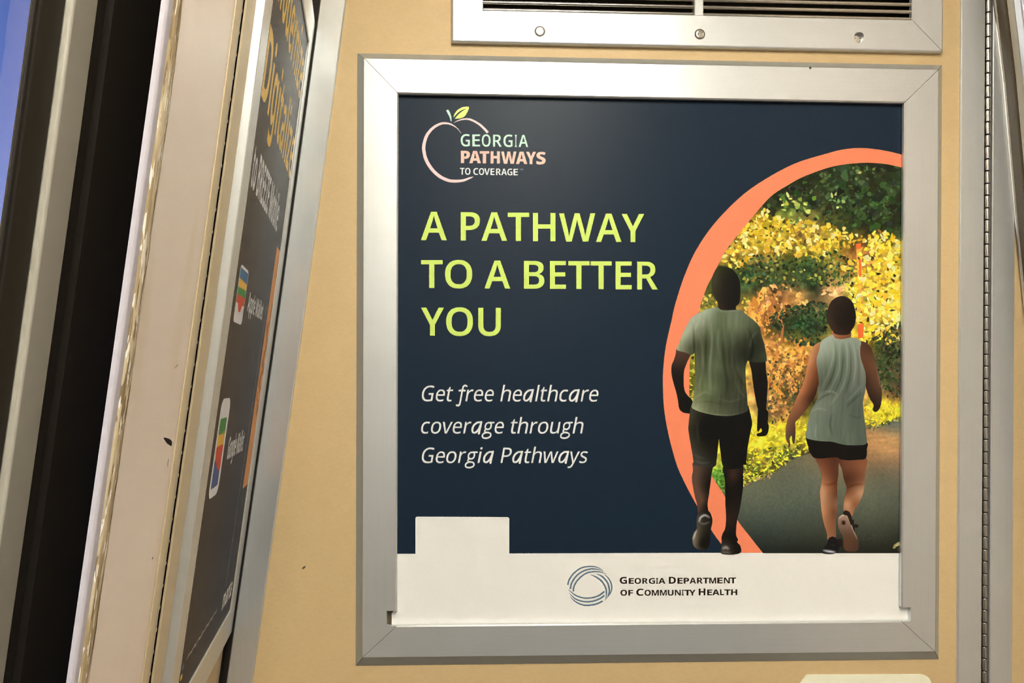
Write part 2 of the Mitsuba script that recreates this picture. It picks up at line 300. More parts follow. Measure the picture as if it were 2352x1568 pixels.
  's': 'o51,25 51,105 159,68 248,63 288,70 319,85 337,106 345,130 345,151 337,171 309,200 120,285 73,325 53,371 50,422 60,460 78,487 100,507 135,527 173,540 223,547 324,542 367,532 420,512 420,498 392,438 303,467 222,472 194,467 164,455 145,436 137,418 140,389 153,368 169,355 229,325 357,272 385,255 412,227 432,184 435,128 425,88 410,60 382,33 337,8 252,-10 181,-10 123,-2 73,13|480',
 },
 'pane': {
  'D': 'o86,0 85,715 357,715 404,710 482,690 557,650 605,605 637,557 662,495 675,432 678,331 667,258 647,193 610,128 562,78 535,58 487,33 427,13 342,0/h235,127 330,125 409,143 441,160 474,191 505,244 522,332 522,395 510,466 477,529 451,555 411,577 343,592 235,591|732',
  'i': 'o71,672 70,707 80,735 100,752 120,760 167,763 187,757 217,737 227,717 230,673 225,653 212,635 187,620 133,615 113,620 83,640/o76,0 75,547 224,547 225,1|298',
  'g': 'o48,235 50,337 70,422 88,460 110,492 160,535 195,550 233,557 309,552 362,530 387,510 415,478 430,547 557,547 557,-32 542,-105 507,-165 470,-197 437,-215 349,-237 203,-237 151,-230 83,-210 80,-80 142,-105 215,-120 303,-122 346,-112 382,-89 402,-59 410,-28 412,68 408,69 395,50 362,20 317,-2 279,-10 231,-10 180,3 128,35 88,85 60,153/h200,318 200,225 210,177 225,146 249,123 277,110 323,108 371,123 395,146 410,179 417,217 417,313 405,374 384,409 366,425 336,437 290,440 269,435 243,419 225,399 208,358|630',
  't': 'o23,435 23,500 104,548 148,665 242,665 244,548 385,547 385,435 243,434 242,165 253,133 284,110 328,108 392,122 390,13 319,-7 238,-10 175,5 130,38 105,80 93,141 92,433|420',
  'a': 'o41,135 40,184 50,227 73,265 108,295 155,317 203,330 263,337 377,342 372,401 357,427 331,442 310,448 252,445 140,408 98,510 143,530 216,550 278,557 344,557 382,552 430,537 460,520 492,487 512,450 525,392 525,0 420,0 390,75 345,28 295,0 239,-10 155,-5 108,15 80,38 55,75/h193,188 195,139 206,121 219,110 250,100 280,100 311,108 339,123 370,161 377,192 377,251 310,252 241,240 205,214|595',
  'l': 'o76,0 75,762 222,762 222,1|298',
  'z': 'o31,0 30,90 280,427 278,432 45,433 45,547 452,547 452,448 210,117 460,115 460,0|490',
  'e': 'o48,237 47,304 53,347 78,427 100,465 135,502 193,537 278,558 357,555 415,540 450,522 490,490 517,452 535,415 550,339 550,238 198,235 205,187 225,149 244,130 282,110 320,103 398,105 448,115 520,142 520,31 490,15 417,-5 296,-10 233,0 165,28 128,55 85,108 60,165/h210,383 202,338 408,338 410,355 397,401 374,429 338,447 292,450 254,437 226,412|595',
  'o': 'o48,242 48,307 55,362 68,405 90,450 115,482 143,507 190,535 236,550 286,557 339,557 397,547 447,527 487,500 530,452 555,405 567,364 575,319 575,231 562,165 542,115 520,80 480,40 427,10 377,-5 339,-10 248,-5 205,8 148,40 103,85 73,138 58,181/h200,320 200,230 208,189 223,151 251,120 289,105 333,105 369,118 397,146 407,164 420,207 425,305 420,343 407,384 389,412 369,430 333,442 290,442 264,435 243,422 225,401 208,358|625',
  ' ': '|260',
  'B': 'o86,0 85,715 394,712 465,700 525,675 565,640 587,597 595,559 592,498 582,465 562,433 522,398 473,377 525,360 555,342 585,312 602,280 612,234 612,183 597,123 582,95 542,53 520,38 482,20 427,5 384,0/h235,122 360,120 388,125 419,138 445,166 457,204 457,236 445,271 421,295 386,310 355,315 236,315/h235,432 355,430 401,443 424,463 437,489 440,530 430,559 409,580 363,595 236,597|662',
  'R': 'o86,0 85,715 372,712 430,702 497,675 540,640 570,590 582,532 582,483 570,430 552,395 522,360 490,335 459,320 455,312 655,0 483,0 324,274 237,275 235,0/h235,395 343,395 386,410 412,433 427,469 430,518 415,559 399,574 368,590 328,597 236,597|655',
  'E': 'o86,0 85,715 500,715 500,590 235,589 236,436 482,435 483,311 236,310 235,127 500,125 500,0|552',
  'Z': 'o33,0 33,100 368,588 43,590 43,715 555,715 555,615 222,127 562,125 562,0|592',
  'M': 'o86,0 85,715 292,715 471,177 650,712 857,715 857,0 718,1 717,474 722,557 718,556 690,473 537,0 398,0 215,558 212,530 220,429 220,1|942',
  'b': 'o76,0 75,762 219,762 218,476 273,530 300,545 336,555 417,555 457,542 497,517 522,492 545,460 562,422 575,377 583,327 583,223 577,186 562,128 530,65 500,33 450,3 397,-10 318,-5 275,13 250,30 222,59 215,60 187,0/h225,215 235,174 248,149 268,128 284,120 315,113 358,115 381,125 404,148 427,207 432,305 427,346 417,379 392,417 358,435 312,437 271,425 248,404 230,366 223,325|632',
  'A': 'o1,0 250,717 435,720 690,0 528,0 471,170 220,170 162,0/h305,448 257,298 435,299 383,460 346,602 340,596|690',
  'p': 'o76,-240 75,547 195,547 217,475 270,527 308,547 336,555 419,555 475,535 502,515 542,467 562,425 577,367 583,327 580,203 570,153 545,90 515,48 482,20 442,0 397,-10 348,-10 310,-2 260,23 224,59 219,60 223,7 222,-240/h228,356 225,219 235,176 253,143 274,125 312,113 346,113 384,128 402,146 420,179 432,245 430,331 417,379 402,404 384,422 356,435 310,437 281,430 263,419 243,396|632',
  'W': 'o195,0 16,718 162,715 262,292 285,162 289,160 335,384 423,715 567,717 667,345 705,153 735,309 830,712 833,718 977,717 980,713 800,3 625,3 528,378 500,518 496,520 470,398 367,0|995',
  'G': 'o56,317 58,422 70,485 85,527 105,567 138,612 168,642 205,670 280,705 331,717 391,725 517,720 597,702 650,682 650,673 602,560 521,590 455,600 402,600 341,587 288,557 255,521 230,476 213,408 210,325 218,274 233,226 258,183 286,155 331,130 370,120 448,118 506,125 520,130 520,281 380,283 380,402 665,402 665,30 569,5 449,-10 338,-7 243,18 200,40 163,68 115,123 88,173 70,223|735',
  'd': 'o48,235 47,312 55,372 75,437 108,490 143,522 183,545 236,557 284,558 312,552 355,535 402,492 411,478 416,478 410,546 410,762 560,762 560,0 445,0 413,72 370,25 317,-2 279,-10 231,-10 180,3 123,40 90,80 60,153/h203,331 198,262 205,199 225,151 251,125 279,113 325,110 376,128 392,144 407,171 415,199 420,285 415,336 402,378 376,415 354,427 323,435 289,435 251,419 230,399 213,366|632',
  'r': 'o76,0 75,547 187,547 208,459 215,455 243,495 265,517 315,547 356,558 432,552 420,413 342,418 301,407 263,384 233,341 222,300 222,0|448',
  'n': 'o76,0 75,547 190,547 210,475 217,476 248,512 285,537 361,557 412,557 465,547 507,527 530,510 562,462 580,387 580,0 430,0 430,343 425,373 412,404 389,427 356,437 322,438 291,430 256,404 235,364 228,333 222,290 222,0|650',
  'm': 'o76,0 75,547 190,547 212,478 240,510 275,535 313,550 353,558 424,555 470,542 510,517 545,475 585,517 608,532 650,550 691,558 762,555 807,542 842,522 872,490 892,445 902,387 902,0 755,0 752,363 737,407 711,430 685,438 639,435 611,422 585,394 573,363 563,305 562,0 415,0 415,345 410,376 397,406 376,427 346,437 315,438 286,430 258,409 243,386 230,348 222,293 222,0|972',
 },
}
# ------------------------------------------------------------------ lettering
def glyph(style, ch):
    rings = GLYPHS[style][ch].split('|')[0].split('/')
    shape = None
    for r in rings:
        p = Polygon([tuple(map(int, q.split(','))) for q in r[1:].split()]).buffer(0)
        if r[0] == 'o':
            shape = p if shape is None else shape.union(p)
        else:
            shape = shape.difference(p)
    return shape

def advance(style, ch):
    return int(GLYPHS[style][ch].split('|')[1])

CAP = 714.0

def line_fit(style, text, extents, base, cap, slant=0.0, custom=None):
    """Letters set one by one between measured left and right edges. base and cap: functions of x -> y of the baseline and of the
    capitals' top, all in photograph positions (y down)."""
    out = []
    for ch, (l, r) in zip(text, extents):
        g = glyph(style, ch) if not (custom and ch in custom) else custom[ch]
        if slant:
            g = affinity.affine_transform(g, [1, slant, 0, 1, 0, 0]) if not (custom and ch in custom) else g
        x0, _, x1, _ = g.bounds
        m = (l + r) / 2
        sy = (base(m) - cap(m)) / CAP
        sx = (r - l) / (x1 - x0)
        out.append(affinity.affine_transform(g, [sx, 0, 0, -sy, l - x0 * sx, base(m)]))
    return union_all(out)

def line_set(style, text, height, scale=1.0, track=0):
    """Letters set from the origin with the font's own spacing; capitals are height tall. y up."""
    x, out = 0.0, []
    for ch in text:
        if ch != ' ':
            out.append(affinity.translate(glyph(style, ch), x, 0))
        x += advance(style, ch) + track
    s = height / CAP
    return affinity.scale(union_all(out), s * scale, s, origin=(0, 0))
from meshkit import fbm as mk_fbm
# ------------------------------------------------------------------ materials
def brushed(axis, base, amount=0.05):
    """Fine grain along one axis."""
    def fn(p, n, uv):
        if axis == 'x':
            g = noise(p.x * 14, p.y * 300, p.z * 2200)
        else:
            g = noise(p.x * 2200, p.y * 900, p.z * 14)
        w = fbm(p.x * 9, p.y * 9, p.z * 9)
        return mi.Color3f(base) * (1 + amount * (g - 0.5) + 0.10 * (w - 0.5))
    return mikit.proc(fn)

def wall_colour(p, n, uv):
    w = fbm(p.x * 5, p.y * 5, p.z * 5)
    f = noise(p.x * 420, p.y * 420, p.z * 420)
    return mi.Color3f(0.56, 0.41, 0.215) * (1 + 0.07 * (w - 0.5) + 0.05 * (f - 0.5))

def panel_colour(p, n, uv):
    w = fbm(p.x * 11, p.y * 11, p.z * 7)
    s = smoothstep(0.52, 0.75, fbm(p.x * 30 + 5, p.y * 30, p.z * 9))
    return mix((0.91, 0.80, 0.71), (0.85, 0.71, 0.57), s * 0.6) * (1 + 0.08 * (w - 0.5))

def worn_colour(p, n, uv):
    y = p.y * 620
    a = smoothstep(0.57, 0.62, fbm(y, p.x * 40, p.z * 95, 4))
    b = smoothstep(0.42, 0.56, fbm(y * 0.5 + 9, p.x * 40, p.z * 26, 4))
    c = smoothstep(0.60, 0.66, fbm(y * 0.8 + 31, p.x * 40, p.z * 60, 3))
    return mix(mix(mix((0.38, 0.29, 0.17), (0.56, 0.47, 0.32), b), (0.90, 0.85, 0.74), a), (0.22, 0.16, 0.09), c)

mat('wall_paint', mikit.proc(wall_colour), 0.55, spec=0.4)
mat('aluminium_h', brushed('x', (0.63, 0.65, 0.655)), 0.38, metallic=0.68)
mat('aluminium_v', brushed('z', (0.63, 0.65, 0.655)), 0.38, metallic=0.68)
mat('aluminium_edge', (0.80, 0.78, 0.74), 0.28, metallic=0.8)
mat('shaded_edge', (0.40, 0.425, 0.43), 0.34, metallic=0.6)  # rail aluminium darkened, shade of the bevels put into the colour
mat('steel', (0.62, 0.59, 0.53), 0.25, metallic=1.0)
mat('print', {'type': 'mesh_attribute', 'name': 'vertex_color'}, 0.42, spec=0.14)
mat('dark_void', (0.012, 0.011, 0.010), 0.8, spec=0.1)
mat('rubber', (0.016, 0.014, 0.012), 0.6, spec=0.15)
mat('door_paint', (0.022, 0.019, 0.015), 0.6, spec=0.12)
mat('cream_paint', mikit.proc(panel_colour), 0.42, spec=0.4)
mat('tan_enamel', (0.56, 0.46, 0.30), 0.5, spec=0.4)
mat('grey_enamel', (0.46, 0.43, 0.36), 0.45, spec=0.4)
mat('worn_edge', mikit.proc(worn_colour), 0.75, spec=0.1)
mat('edge_white', (0.50, 0.47, 0.52), 0.6, spec=0.2)
mat('white_enamel', (0.72, 0.70, 0.66), 0.4)
mat('floor_rubber', (0.045, 0.045, 0.045), 0.6)
mat('seat_grey', (0.38, 0.37, 0.35), 0.6)
mat('shaded_steel', (0.16, 0.12, 0.08), 0.4, spec=0.5)  # steel darkened so the left knuckles paint a shadow line
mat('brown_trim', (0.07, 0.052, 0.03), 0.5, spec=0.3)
mat('daylit_steel', (0.56, 0.58, 0.68), 0.35, metallic=0.7)  # blue of reflected daylight put into the steel colour
mat('glass_tint', (0.3, 0.3, 0.3), 0.1)
scene['pane_glass'] = {'type': 'thindielectric'}

def flat_mat(key, c, rough=0.42, spec=0.14):
    mat(key, alb(c), rough, spec=spec)

# ------------------------------------------------------------------ the setting: end of a railway car
TOP = CEILING
lean_dz = np.array([-1.5, -0.5, 0.0, 0.12, 0.5, 0.9])
lean_dx = np.array([-0.206, -0.0690, 0.0, 0.0162, 0.0650, 0.1150])
def lean(z):
    """How far the side walls have moved inwards at height z."""
    return np.interp(np.asarray(z) - CAM[2], lean_dz, lean_dx)

US, NS = np.array([0.1647, -0.9863]), np.array([0.9863, 0.1647])
def left(s, z, n=0.0):
    """Left side wall: s metres out from the corner towards the camera, height z, n proud of the poster's plane."""
    s, z, n = np.broadcast_arrays(np.asarray(s, float), np.asarray(z, float), np.asarray(n, float))
    return np.stack([-0.40 + s * US[0] + n * NS[0] + lean(z), s * US[1] + n * NS[1], z], -1)

right_dz = np.array([-1.5, 0.0, 0.0914, 0.164, 0.316, 0.399, 0.9])
right_dx = np.array([-0.165, 0.0, 0.0103, 0.0184, 0.0332, 0.0439, 0.105])
def right(s, z, n=0.0):
    s, z, n = np.broadcast_arrays(np.asarray(s, float), np.asarray(z, float), np.asarray(n, float))
    return np.stack([0.4075 - s * US[0] - n * NS[0] - np.interp(z - CAM[2], right_dz, right_dx), s * US[1] + n * NS[1], z], -1)

def extrude(loop, z0, z1, place, step=0.06):
    """A plan outline (s, n) drawn upwards along the leaning side wall."""
    loop = np.asarray(loop, float); n = len(loop)
    zs = np.linspace(z0, z1, max(2, int(math.ceil((z1 - z0) / step)) + 1))
    v = np.vstack([place(loop[:, 0], np.full(n, z), loop[:, 1]) for z in zs])
    i = np.arange(n); j = (i + 1) % n
    f = [np.vstack([np.stack([i, j, j + n], 1), np.stack([i, j + n, i + n], 1)]) + k * n for k in range(len(zs) - 1)]
    cap = cap_of(loop)
    m = trimesh.Trimesh(v, np.vstack(f + [cap[:, ::-1], cap + (len(zs) - 1) * n]), process=False)
    if m.volume < 0:
        m.invert()
    return m

def rnd(s0, s1, n0, n1, r, k=4):
    """Rectangle in (s, n) with its two outer (high n) corners rounded."""
    a = np.linspace(0, math.pi / 2, k + 1)
    p = [(s0, n0), (s1, n0)]
    p += [(s1 - r + r * math.cos(t), n1 - r + r * math.sin(t)) for t in a]
    p += [(s0 + r - r * math.sin(t), n1 - r + r * math.cos(t)) for t in a]
    return p

def structure(key, mesh, m, **kw):
    return put(key, mesh, m, kind='structure', **kw)

structure('floor', boxm(-1.5, 1.5, -6.0, 0.1, -0.06, 0.0), 'floor_rubber', label='dark rubber floor of the car, below the frame')
structure('ceiling', boxm(-1.5, 1.5, -6.0, 0.1, TOP, TOP + 0.06), 'white_enamel', label='white car ceiling above the frame')
duct_hole = m3.Manifold.cube([0.462, 0.026, 0.172]).translate([-0.1825, -0.001, 1.8085])
structure('wall_back', m3.Manifold.cube([0.7723, 0.03, TOP]).translate([-0.445, 0.0, 0.0]) - duct_hole, 'wall_paint', label='tan painted end wall behind the poster frame')
structure('door_1', boxm(0.3886, 0.62, 0.0, 0.03, 0.02, TOP), 'wall_paint', label='tan painted door panel to the right of the piano hinge')
structure('trim_6', boxm(0.3273, 0.3886, 0.012, 0.034, 0.0, TOP), 'dark_void', label='black slab painting the shade in the gap behind the piano hinge')  # near-black slab paints the shade in the hinge gap
structure('wall_front', boxm(-1.5, 1.5, -6.06, -6.0, 0.0, TOP), 'seat_grey', label='far end of the car behind the camera')
# the car's long sides with their windows, behind the camera
for side, x, y_from in (('left', -1.40, -0.98), ('right', 1.40, -0.52)):
    wall = boxm(min(x, x * 1.04), max(x, x * 1.04), -6.0, y_from, 0.0, TOP)
    key = 'wall_left_far' if side == 'left' else 'wall_right'
    holes = [(-4.6, -3.4), (-2.7, -1.5)]
    solid = m3.Manifold.cube([abs(x) * 0.04, 6.0 + y_from, TOP]).translate([min(x, x * 1.04), -6.0, 0.0])
    for a, b in holes:
        solid = solid - m3.Manifold.cube([0.3, b - a, 0.55]).translate([x - 0.15, a, 1.1])
    structure(key, solid, 'seat_grey', label='long side wall of the car behind the camera')
    for k, (a, b) in enumerate(holes):
        pane = (np.array([[x * 1.02, a, 1.1], [x * 1.02, b, 1.1], [x * 1.02, b, 1.65], [x * 1.02, a, 1.65]]), np.array([[0, 1, 2], [0, 2, 3]]))
        structure('window_%d' % (k + 1 if side == 'left' else k + 3), pane, 'pane_glass', label='side window of the car behind the camera')
structure('wall_left_end', boxm(-1.42, -0.60, -1.00, -0.97, 0.0, TOP), 'cream_paint', label='partition beside the left doorway, outside the frame')
structure('wall_right_end', boxm(0.43, 1.42, -0.52, -0.49, 0.0, TOP), 'cream_paint', label='partition at the right, outside the frame')

# ------------------------------------------------------------------ left side wall, from the corner outwards
structure('wall_left', extrude([(-0.004, -0.0047), (0.2855, -0.0047), (0.2855, -0.0150), (0.3255, -0.0150), (0.3255, -0.035), (-0.004, -0.035)], 0.0, TOP, left), 'tan_enamel',
          label='tan enamelled side panel that carries the narrow poster')
corner = [(-0.3962, -0.0005), (-0.3702, -0.0005), (-0.3702, -0.0025), (-0.3712, -0.0035), (-0.3952, -0.0035), (-0.3962, -0.0025)]
def plan(x, z, y):
    x, z, y = np.broadcast_arrays(np.asarray(x, float), np.asarray(z, float), np.asarray(y, float))
    return np.stack([x + lean(z), y, z], -1)
structure('trim_1', extrude(corner, 0.0, TOP, plan), 'aluminium_v', label='slanting satin aluminium corner strip left of the tan wall')
structure('trim_2', extrude([(-0.4060, -0.0002), (-0.3963, -0.0002), (-0.3963, -0.0012), (-0.4060, -0.0012)], 0.0, TOP, plan), 'rubber',
          label='black strip filling the gap between corner strip and side panel')  # flat black strip laid into the gap

# ------------------------------------------------------------------ big poster frame
FZ = 0.0075
def wall_place(a, b, h):
    a, b, h = np.broadcast_arrays(np.asarray(a, float), np.asarray(b, float), np.asarray(h, float))
    return np.stack([a, -h, b], -1)
o_tl, o_br = at(821, 123), at(2155, 1513)
rect = (-0.308, 1.45 - 0.31554, 0.308, 1.45 + 0.31554)
# face corners and opening at the height of the face
f_l, f_r = at(833.5, 800, FZ)[0], at(2152.5, 800, FZ)[0]
f_t, f_b = at(1500, 146.5, FZ)[2], at(1500, 1503, FZ)[2]
i_l, i_r = at(913, 800, FZ)[0], at(2074.5, 800, FZ)[0]
i_t, i_b = at(1500, 225.5, FZ)[2], at(1500, 1431.5, FZ)[2]
widths = (i_l - rect[0], i_b - rect[1], rect[2] - i_r, rect[3] - i_t)
bevels = (f_l - rect[0], f_b - rect[1], rect[2] - f_r, rect[3] - f_t)
rails, edges = {}, {}
for k, side in enumerate(('left', 'bottom', 'right', 'top')):
    q = bevels[k] / widths[k]
    e = 0.0008 / widths[k]
    prof = [(q, 0.0), (q, FZ - 0.0003), (q + 0.6 * e, FZ), (1 - 1.6 * e, FZ), (1.0, FZ - 0.0013), (1.0, 0.0026), (1 - 0.009 / widths[k], 0.0026), (1 - 0.009 / widths[k], 0.0)]
    rails[side] = mitred(rect, widths, prof, wall_place, bevels)[side]
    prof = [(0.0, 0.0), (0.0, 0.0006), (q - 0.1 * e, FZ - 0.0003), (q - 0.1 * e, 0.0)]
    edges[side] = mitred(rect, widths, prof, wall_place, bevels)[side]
def notch(m, x0, x1, z0, z1):
    a = m3.Manifold(m3.Mesh(np.ascontiguousarray(m.vertices, np.float32), np.ascontiguousarray(m.faces, np.uint32)))
    if a.is_empty():
        raise ValueError(str(a.status()))
    cut = m3.Manifold.cube([x1 - x0, 0.02, z1 - z0]).translate([x0, -0.015, z0])
    return a - cut
nl0, nl1 = at(888, 1418, FZ)[0], at(916, 1418, FZ)[0]
nr0, nr1 = at(2066, 1410, FZ)[0], at(2092.5, 1410, FZ)[0]
zl1, zr1, zb = at(900, 1402.5, FZ)[2], at(2082, 1394.5, FZ)[2], i_b - 0.0005
rails['left'] = notch(trimesh.Trimesh(rails['left'].vertices, rails['left'].faces, process=True), nl0, nl1 + 0.01, i_b - 0.0002, zl1)
rails['right'] = notch(trimesh.Trimesh(rails['right'].vertices, rails['right'].faces, process=True), nr0 - 0.01, nr1, i_b - 0.0002, zr1)
for side in ('top', 'left', 'bottom', 'right'):
    put('picture_frame__rail', rails[side], 'aluminium_h' if side in ('top', 'bottom') else 'aluminium_v')
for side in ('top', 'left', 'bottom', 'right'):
    put('picture_frame__outer_edge', edges[side], 'shaded_edge', label='bevelled outer edge with its shade put into darker metal')
put('picture_frame__backing', boxm(i_l - 0.013, i_r + 0.012, -0.0006, -0.0001, i_b - 0.004, i_t + 0.004), 'brown_trim')  # dark colour paints the shade seen in the corner notches
tag('picture_frame', 'wide satin aluminium snap frame on the tan wall holding the navy poster', 'poster frame')
fleck = Point(0, 0).buffer(0.0013)
v, f = triangulate(fleck)
p = at(1861, 156, FZ + 0.0001)
put('picture_frame__dirt_speck', (np.stack([v[:, 0] + p[0], np.full(len(v), p[1]), v[:, 1] + p[2]], 1), f), 'brown_trim', label='brown speck of dirt on the top rail')
p = at(698, 1303, 0.0002)
v, f = triangulate(affinity.rotate(affinity.scale(fleck, 1.6, 0.7), 40))
put('wall_back__chip', (np.stack([v[:, 0] + p[0], np.full(len(v), p[1]), v[:, 1] + p[2]], 1), f), 'brown_trim', label='small dark chip in the paint')

# ------------------------------------------------------------------ air vent above
VZ = 0.0060
v_l, v_r = at(1037, 50, VZ)[0], at(2167, 60, VZ)[0]
v_b, v_t = at(1500, 105.5, VZ)[2], 2.02
o_l, o_r = at(1110, 10, VZ)[0], at(2095.5, 20, VZ)[0]
o_b, o_t = at(1500, 32, VZ)[2], 1.978
vw = (o_l - v_l, o_b - v_b, v_r - o_r, v_t - o_t)
for k, side in enumerate(('left', 'bottom', 'right', 'top')):
    w = vw[k]
    prof = [(0.0, 0.0), (0.0, VZ - 0.0018), (0.0003 / w, VZ - 0.0009), (0.0009 / w, VZ - 0.0003), (0.0018 / w, VZ), (1 - 0.0008 / w, VZ), (1.0, VZ - 0.0008), (1.0, 0.0)]
    m = mitred((v_l, v_b, v_r, v_t), vw, prof, wall_place)[side]
    if side == 'bottom':
        m = trimesh.Trimesh(m.vertices, m.faces, process=True)
        hole = at(1973.5, 86, VZ)
        m = m3.Manifold(m3.Mesh(np.ascontiguousarray(m.vertices, np.float32), np.ascontiguousarray(m.faces, np.uint32)))
        m = m - m3.Manifold.cylinder(0.02, 0.0056, 0.0056, 32).rotate([90, 0, 0]).translate([hole[0], -0.0012, hole[2]])
    put('air_vent__rail', m, 'aluminium_h' if side in ('top', 'bottom') else 'aluminium_v')
m_l, m_r = at(1595, 15, VZ)[0], at(1616.5, 15, VZ)[0]
put('air_vent__mullion', boxm(m_l, m_r, -VZ + 0.0003, 0.004, o_b - 0.001, o_t + 0.001, 0.0008), 'aluminium_v')
duct = m3.Manifold.cube([0.460, 0.0245, 0.170]).translate([-0.1815, 0.0002, 1.8095]) - m3.Manifold.cube([0.458, 0.0245, 0.168]).translate([-0.1805, -0.0008, 1.8105])
put('air_vent__duct', duct, 'dark_void')
pitch = 0.00770
ang = np.linspace(-math.pi / 2, math.pi / 2, 7)
for bay, (a, b) in enumerate(((o_l + 0.0002, m_l - 0.0002), (m_r + 0.0002, o_r - 0.0002))):
    for k in range(21):
        zc = o_b + 0.0022 + k * pitch
        # a bull-nosed blade: rounded front, thin web running up and back
        prof = [(-VZ + 0.0036 - 0.0017 * math.cos(t), zc + 0.0019 * math.sin(t)) for t in ang]
        prof += [(0.0060, zc + 0.0050), (0.0060, zc + 0.0042), (-VZ + 0.0048, zc - 0.0014)]
        prof = np.array(prof); n = len(prof)
        vv = np.vstack([np.stack([np.full(n, x), prof[:, 0], prof[:, 1]], 1) for x in (a, b)])
        i = np.arange(n); j = (i + 1) % n
        cap = cap_of(prof)
        ff = np.vstack([np.stack([i, j, j + n], 1), np.stack([i, j + n, i + n], 1), cap[:, ::-1], cap + n])
        put('air_vent__slat', trimesh.Trimesh(vv, ff, process=False), 'steel', smooth=35)
for k, (px, py, tilt, sunk) in enumerate(((1240, 72, 40, False), (1607.5, 78.5, 15, False), (1972.5, 86, 0, True))):
    c = at(px, py, VZ)
    # dished head with two spanner holes
    head = m3.Manifold.revolve(m3.CrossSection([[(0, -0.001), (0.0046, -0.001), (0.0046, 0.0002), (0.0041, 0.0007), (0.0030, 0.0009), (0, 0.0010)]]), 28)
    for sgn in (-1, 1):
        a = math.radians(tilt)
        head = head - m3.Manifold.cylinder(0.002, 0.0009, 0.0009, 14).translate([sgn * 0.0021 * math.cos(a), sgn * 0.0021 * math.sin(a), 0.0000])
    head = head.rotate([90, 0, 0]).translate([c[0], -VZ + (0.0042 if sunk else -0.0001), c[2]])
    s = put('air_vent__screw', head, 'steel', smooth=30)
    if sunk:
        continue
    ring = m3.Manifold.revolve(m3.CrossSection([[(0.0045, -0.0002), (0.0056, -0.0002), (0.0054, 0.0002), (0.0047, 0.0002)]]), 28).rotate([90, 0, 0]).translate([c[0], -VZ, c[2]])
    put(s + '__washer', ring, 'brown_trim', smooth=30)
tag('air_vent', 'aluminium louvred air vent with three screws above the poster frame', 'air vent')

# ------------------------------------------------------------------ piano hinge at the right
def barrel(key, cx, cy, r, z0, z1, pitch, place, m_key='steel', glint_ring=None):
    k, z = 0, z0
    ring = np.linspace(0, 2 * math.pi, 17)[:-1]
    while z < z1:
        gap = 0.0015 if k % 2 else 0.0007
        zz = [z + gap / 2, z + gap / 2 + 0.0005, z + pitch - gap / 2 - 0.0005, z + pitch - gap / 2]
        rr = [r - 0.0004, r, r, r - 0.0004]
        v = np.vstack([place(cx + q * np.cos(ring), np.full(16, h), cy + q * np.sin(ring)) for q, h in zip(rr, zz)])
        i = np.arange(16); j = (i + 1) % 16
        f = [np.vstack([np.stack([i, j, j + 16], 1), np.stack([i, j + 16, i + 16], 1)]) + q * 16 for q in range(3)]
        fan = np.stack([np.zeros(14, int), np.arange(1, 15), np.arange(2, 16)], 1)
        m = trimesh.Trimesh(v, np.vstack(f + [fan[:, ::-1], fan + 48]), process=False)
        if m.volume < 0:
            m.invert()
        put(key + '__knuckle', m, m_key, smooth=40)
        if glint_ring:  # added rings whose colour paints reflected ticks between the knuckles
            v = np.vstack([place(cx + (r + 0.0004) * np.cos(ring), np.full(16, h), cy + (r + 0.0004) * np.sin(ring)) for h in (z - 0.0008, z + 0.0008)])
            put(key + '__glint_ring', trimesh.Trimesh(v, np.vstack([f[0], fan[:, ::-1], fan + 16]), process=False), glint_ring, smooth=40)
        z += pitch; k += 1
HX = 0.3577
upright = lambda x, z, y: np.stack(np.broadcast_arrays(np.asarray(x, float), -np.asarray(y, float), np.asarray(z, float)), -1)
z0h, z1h = 0.86, 2.08
put('piano_hinge__leaf', boxm(0.3273, 0.3536, -0.0030, 0.012, z0h, z1h, 0.0010), 'aluminium_v')
put('piano_hinge__leaf', boxm(0.3621, 0.3870, -0.0030, 0.012, z0h, z1h, 0.0008), 'aluminium_v')
barrel('piano_hinge', HX, 0.0008, 0.0026, z0h + 0.003, z1h - 0.02, 0.01296, upright)
tag('piano_hinge', 'long upright steel piano hinge at the right edge of the tan wall', 'hinge')

# ------------------------------------------------------------------ sticker below the frame
edge = [(1853, 1548), (1848, 1552), (1846, 1557), (1842, 1560), (1837, 1568), (1822, 1580), (1812, 1600), (1812, 1760), (1828, 1778), (2125, 1778), (2141, 1760), (2141, 1575)]
edge += [(2141 - 29 + 29 * math.cos(t), 1576 - 29 + 0 + 29 - 29 * math.sin(t)) for t in np.linspace(0.1, math.pi / 2, 8)]
edge = [(x, y - 0.0) for x, y in edge]
v, f = trimesh.creation.extrude_polygon(Polygon(edge).buffer(0), 1.0, engine='earcut').vertices, None
mesh = trimesh.creation.extrude_polygon(Polygon(edge).buffer(0), 1.0, engine='earcut')
mv = np.asarray(mesh.vertices)
mesh = trimesh.Trimesh(at(mv[:, 0], mv[:, 1], 0.0001 + mv[:, 2] * 0.0005), mesh.faces, process=False)
mat('sticker_paper', (0.86, 0.85, 0.66), 0.5, spec=0.2)
put('sticker', mesh, 'sticker_paper', label='pale yellow sticker with rounded and torn corners below the poster frame', category='sticker')

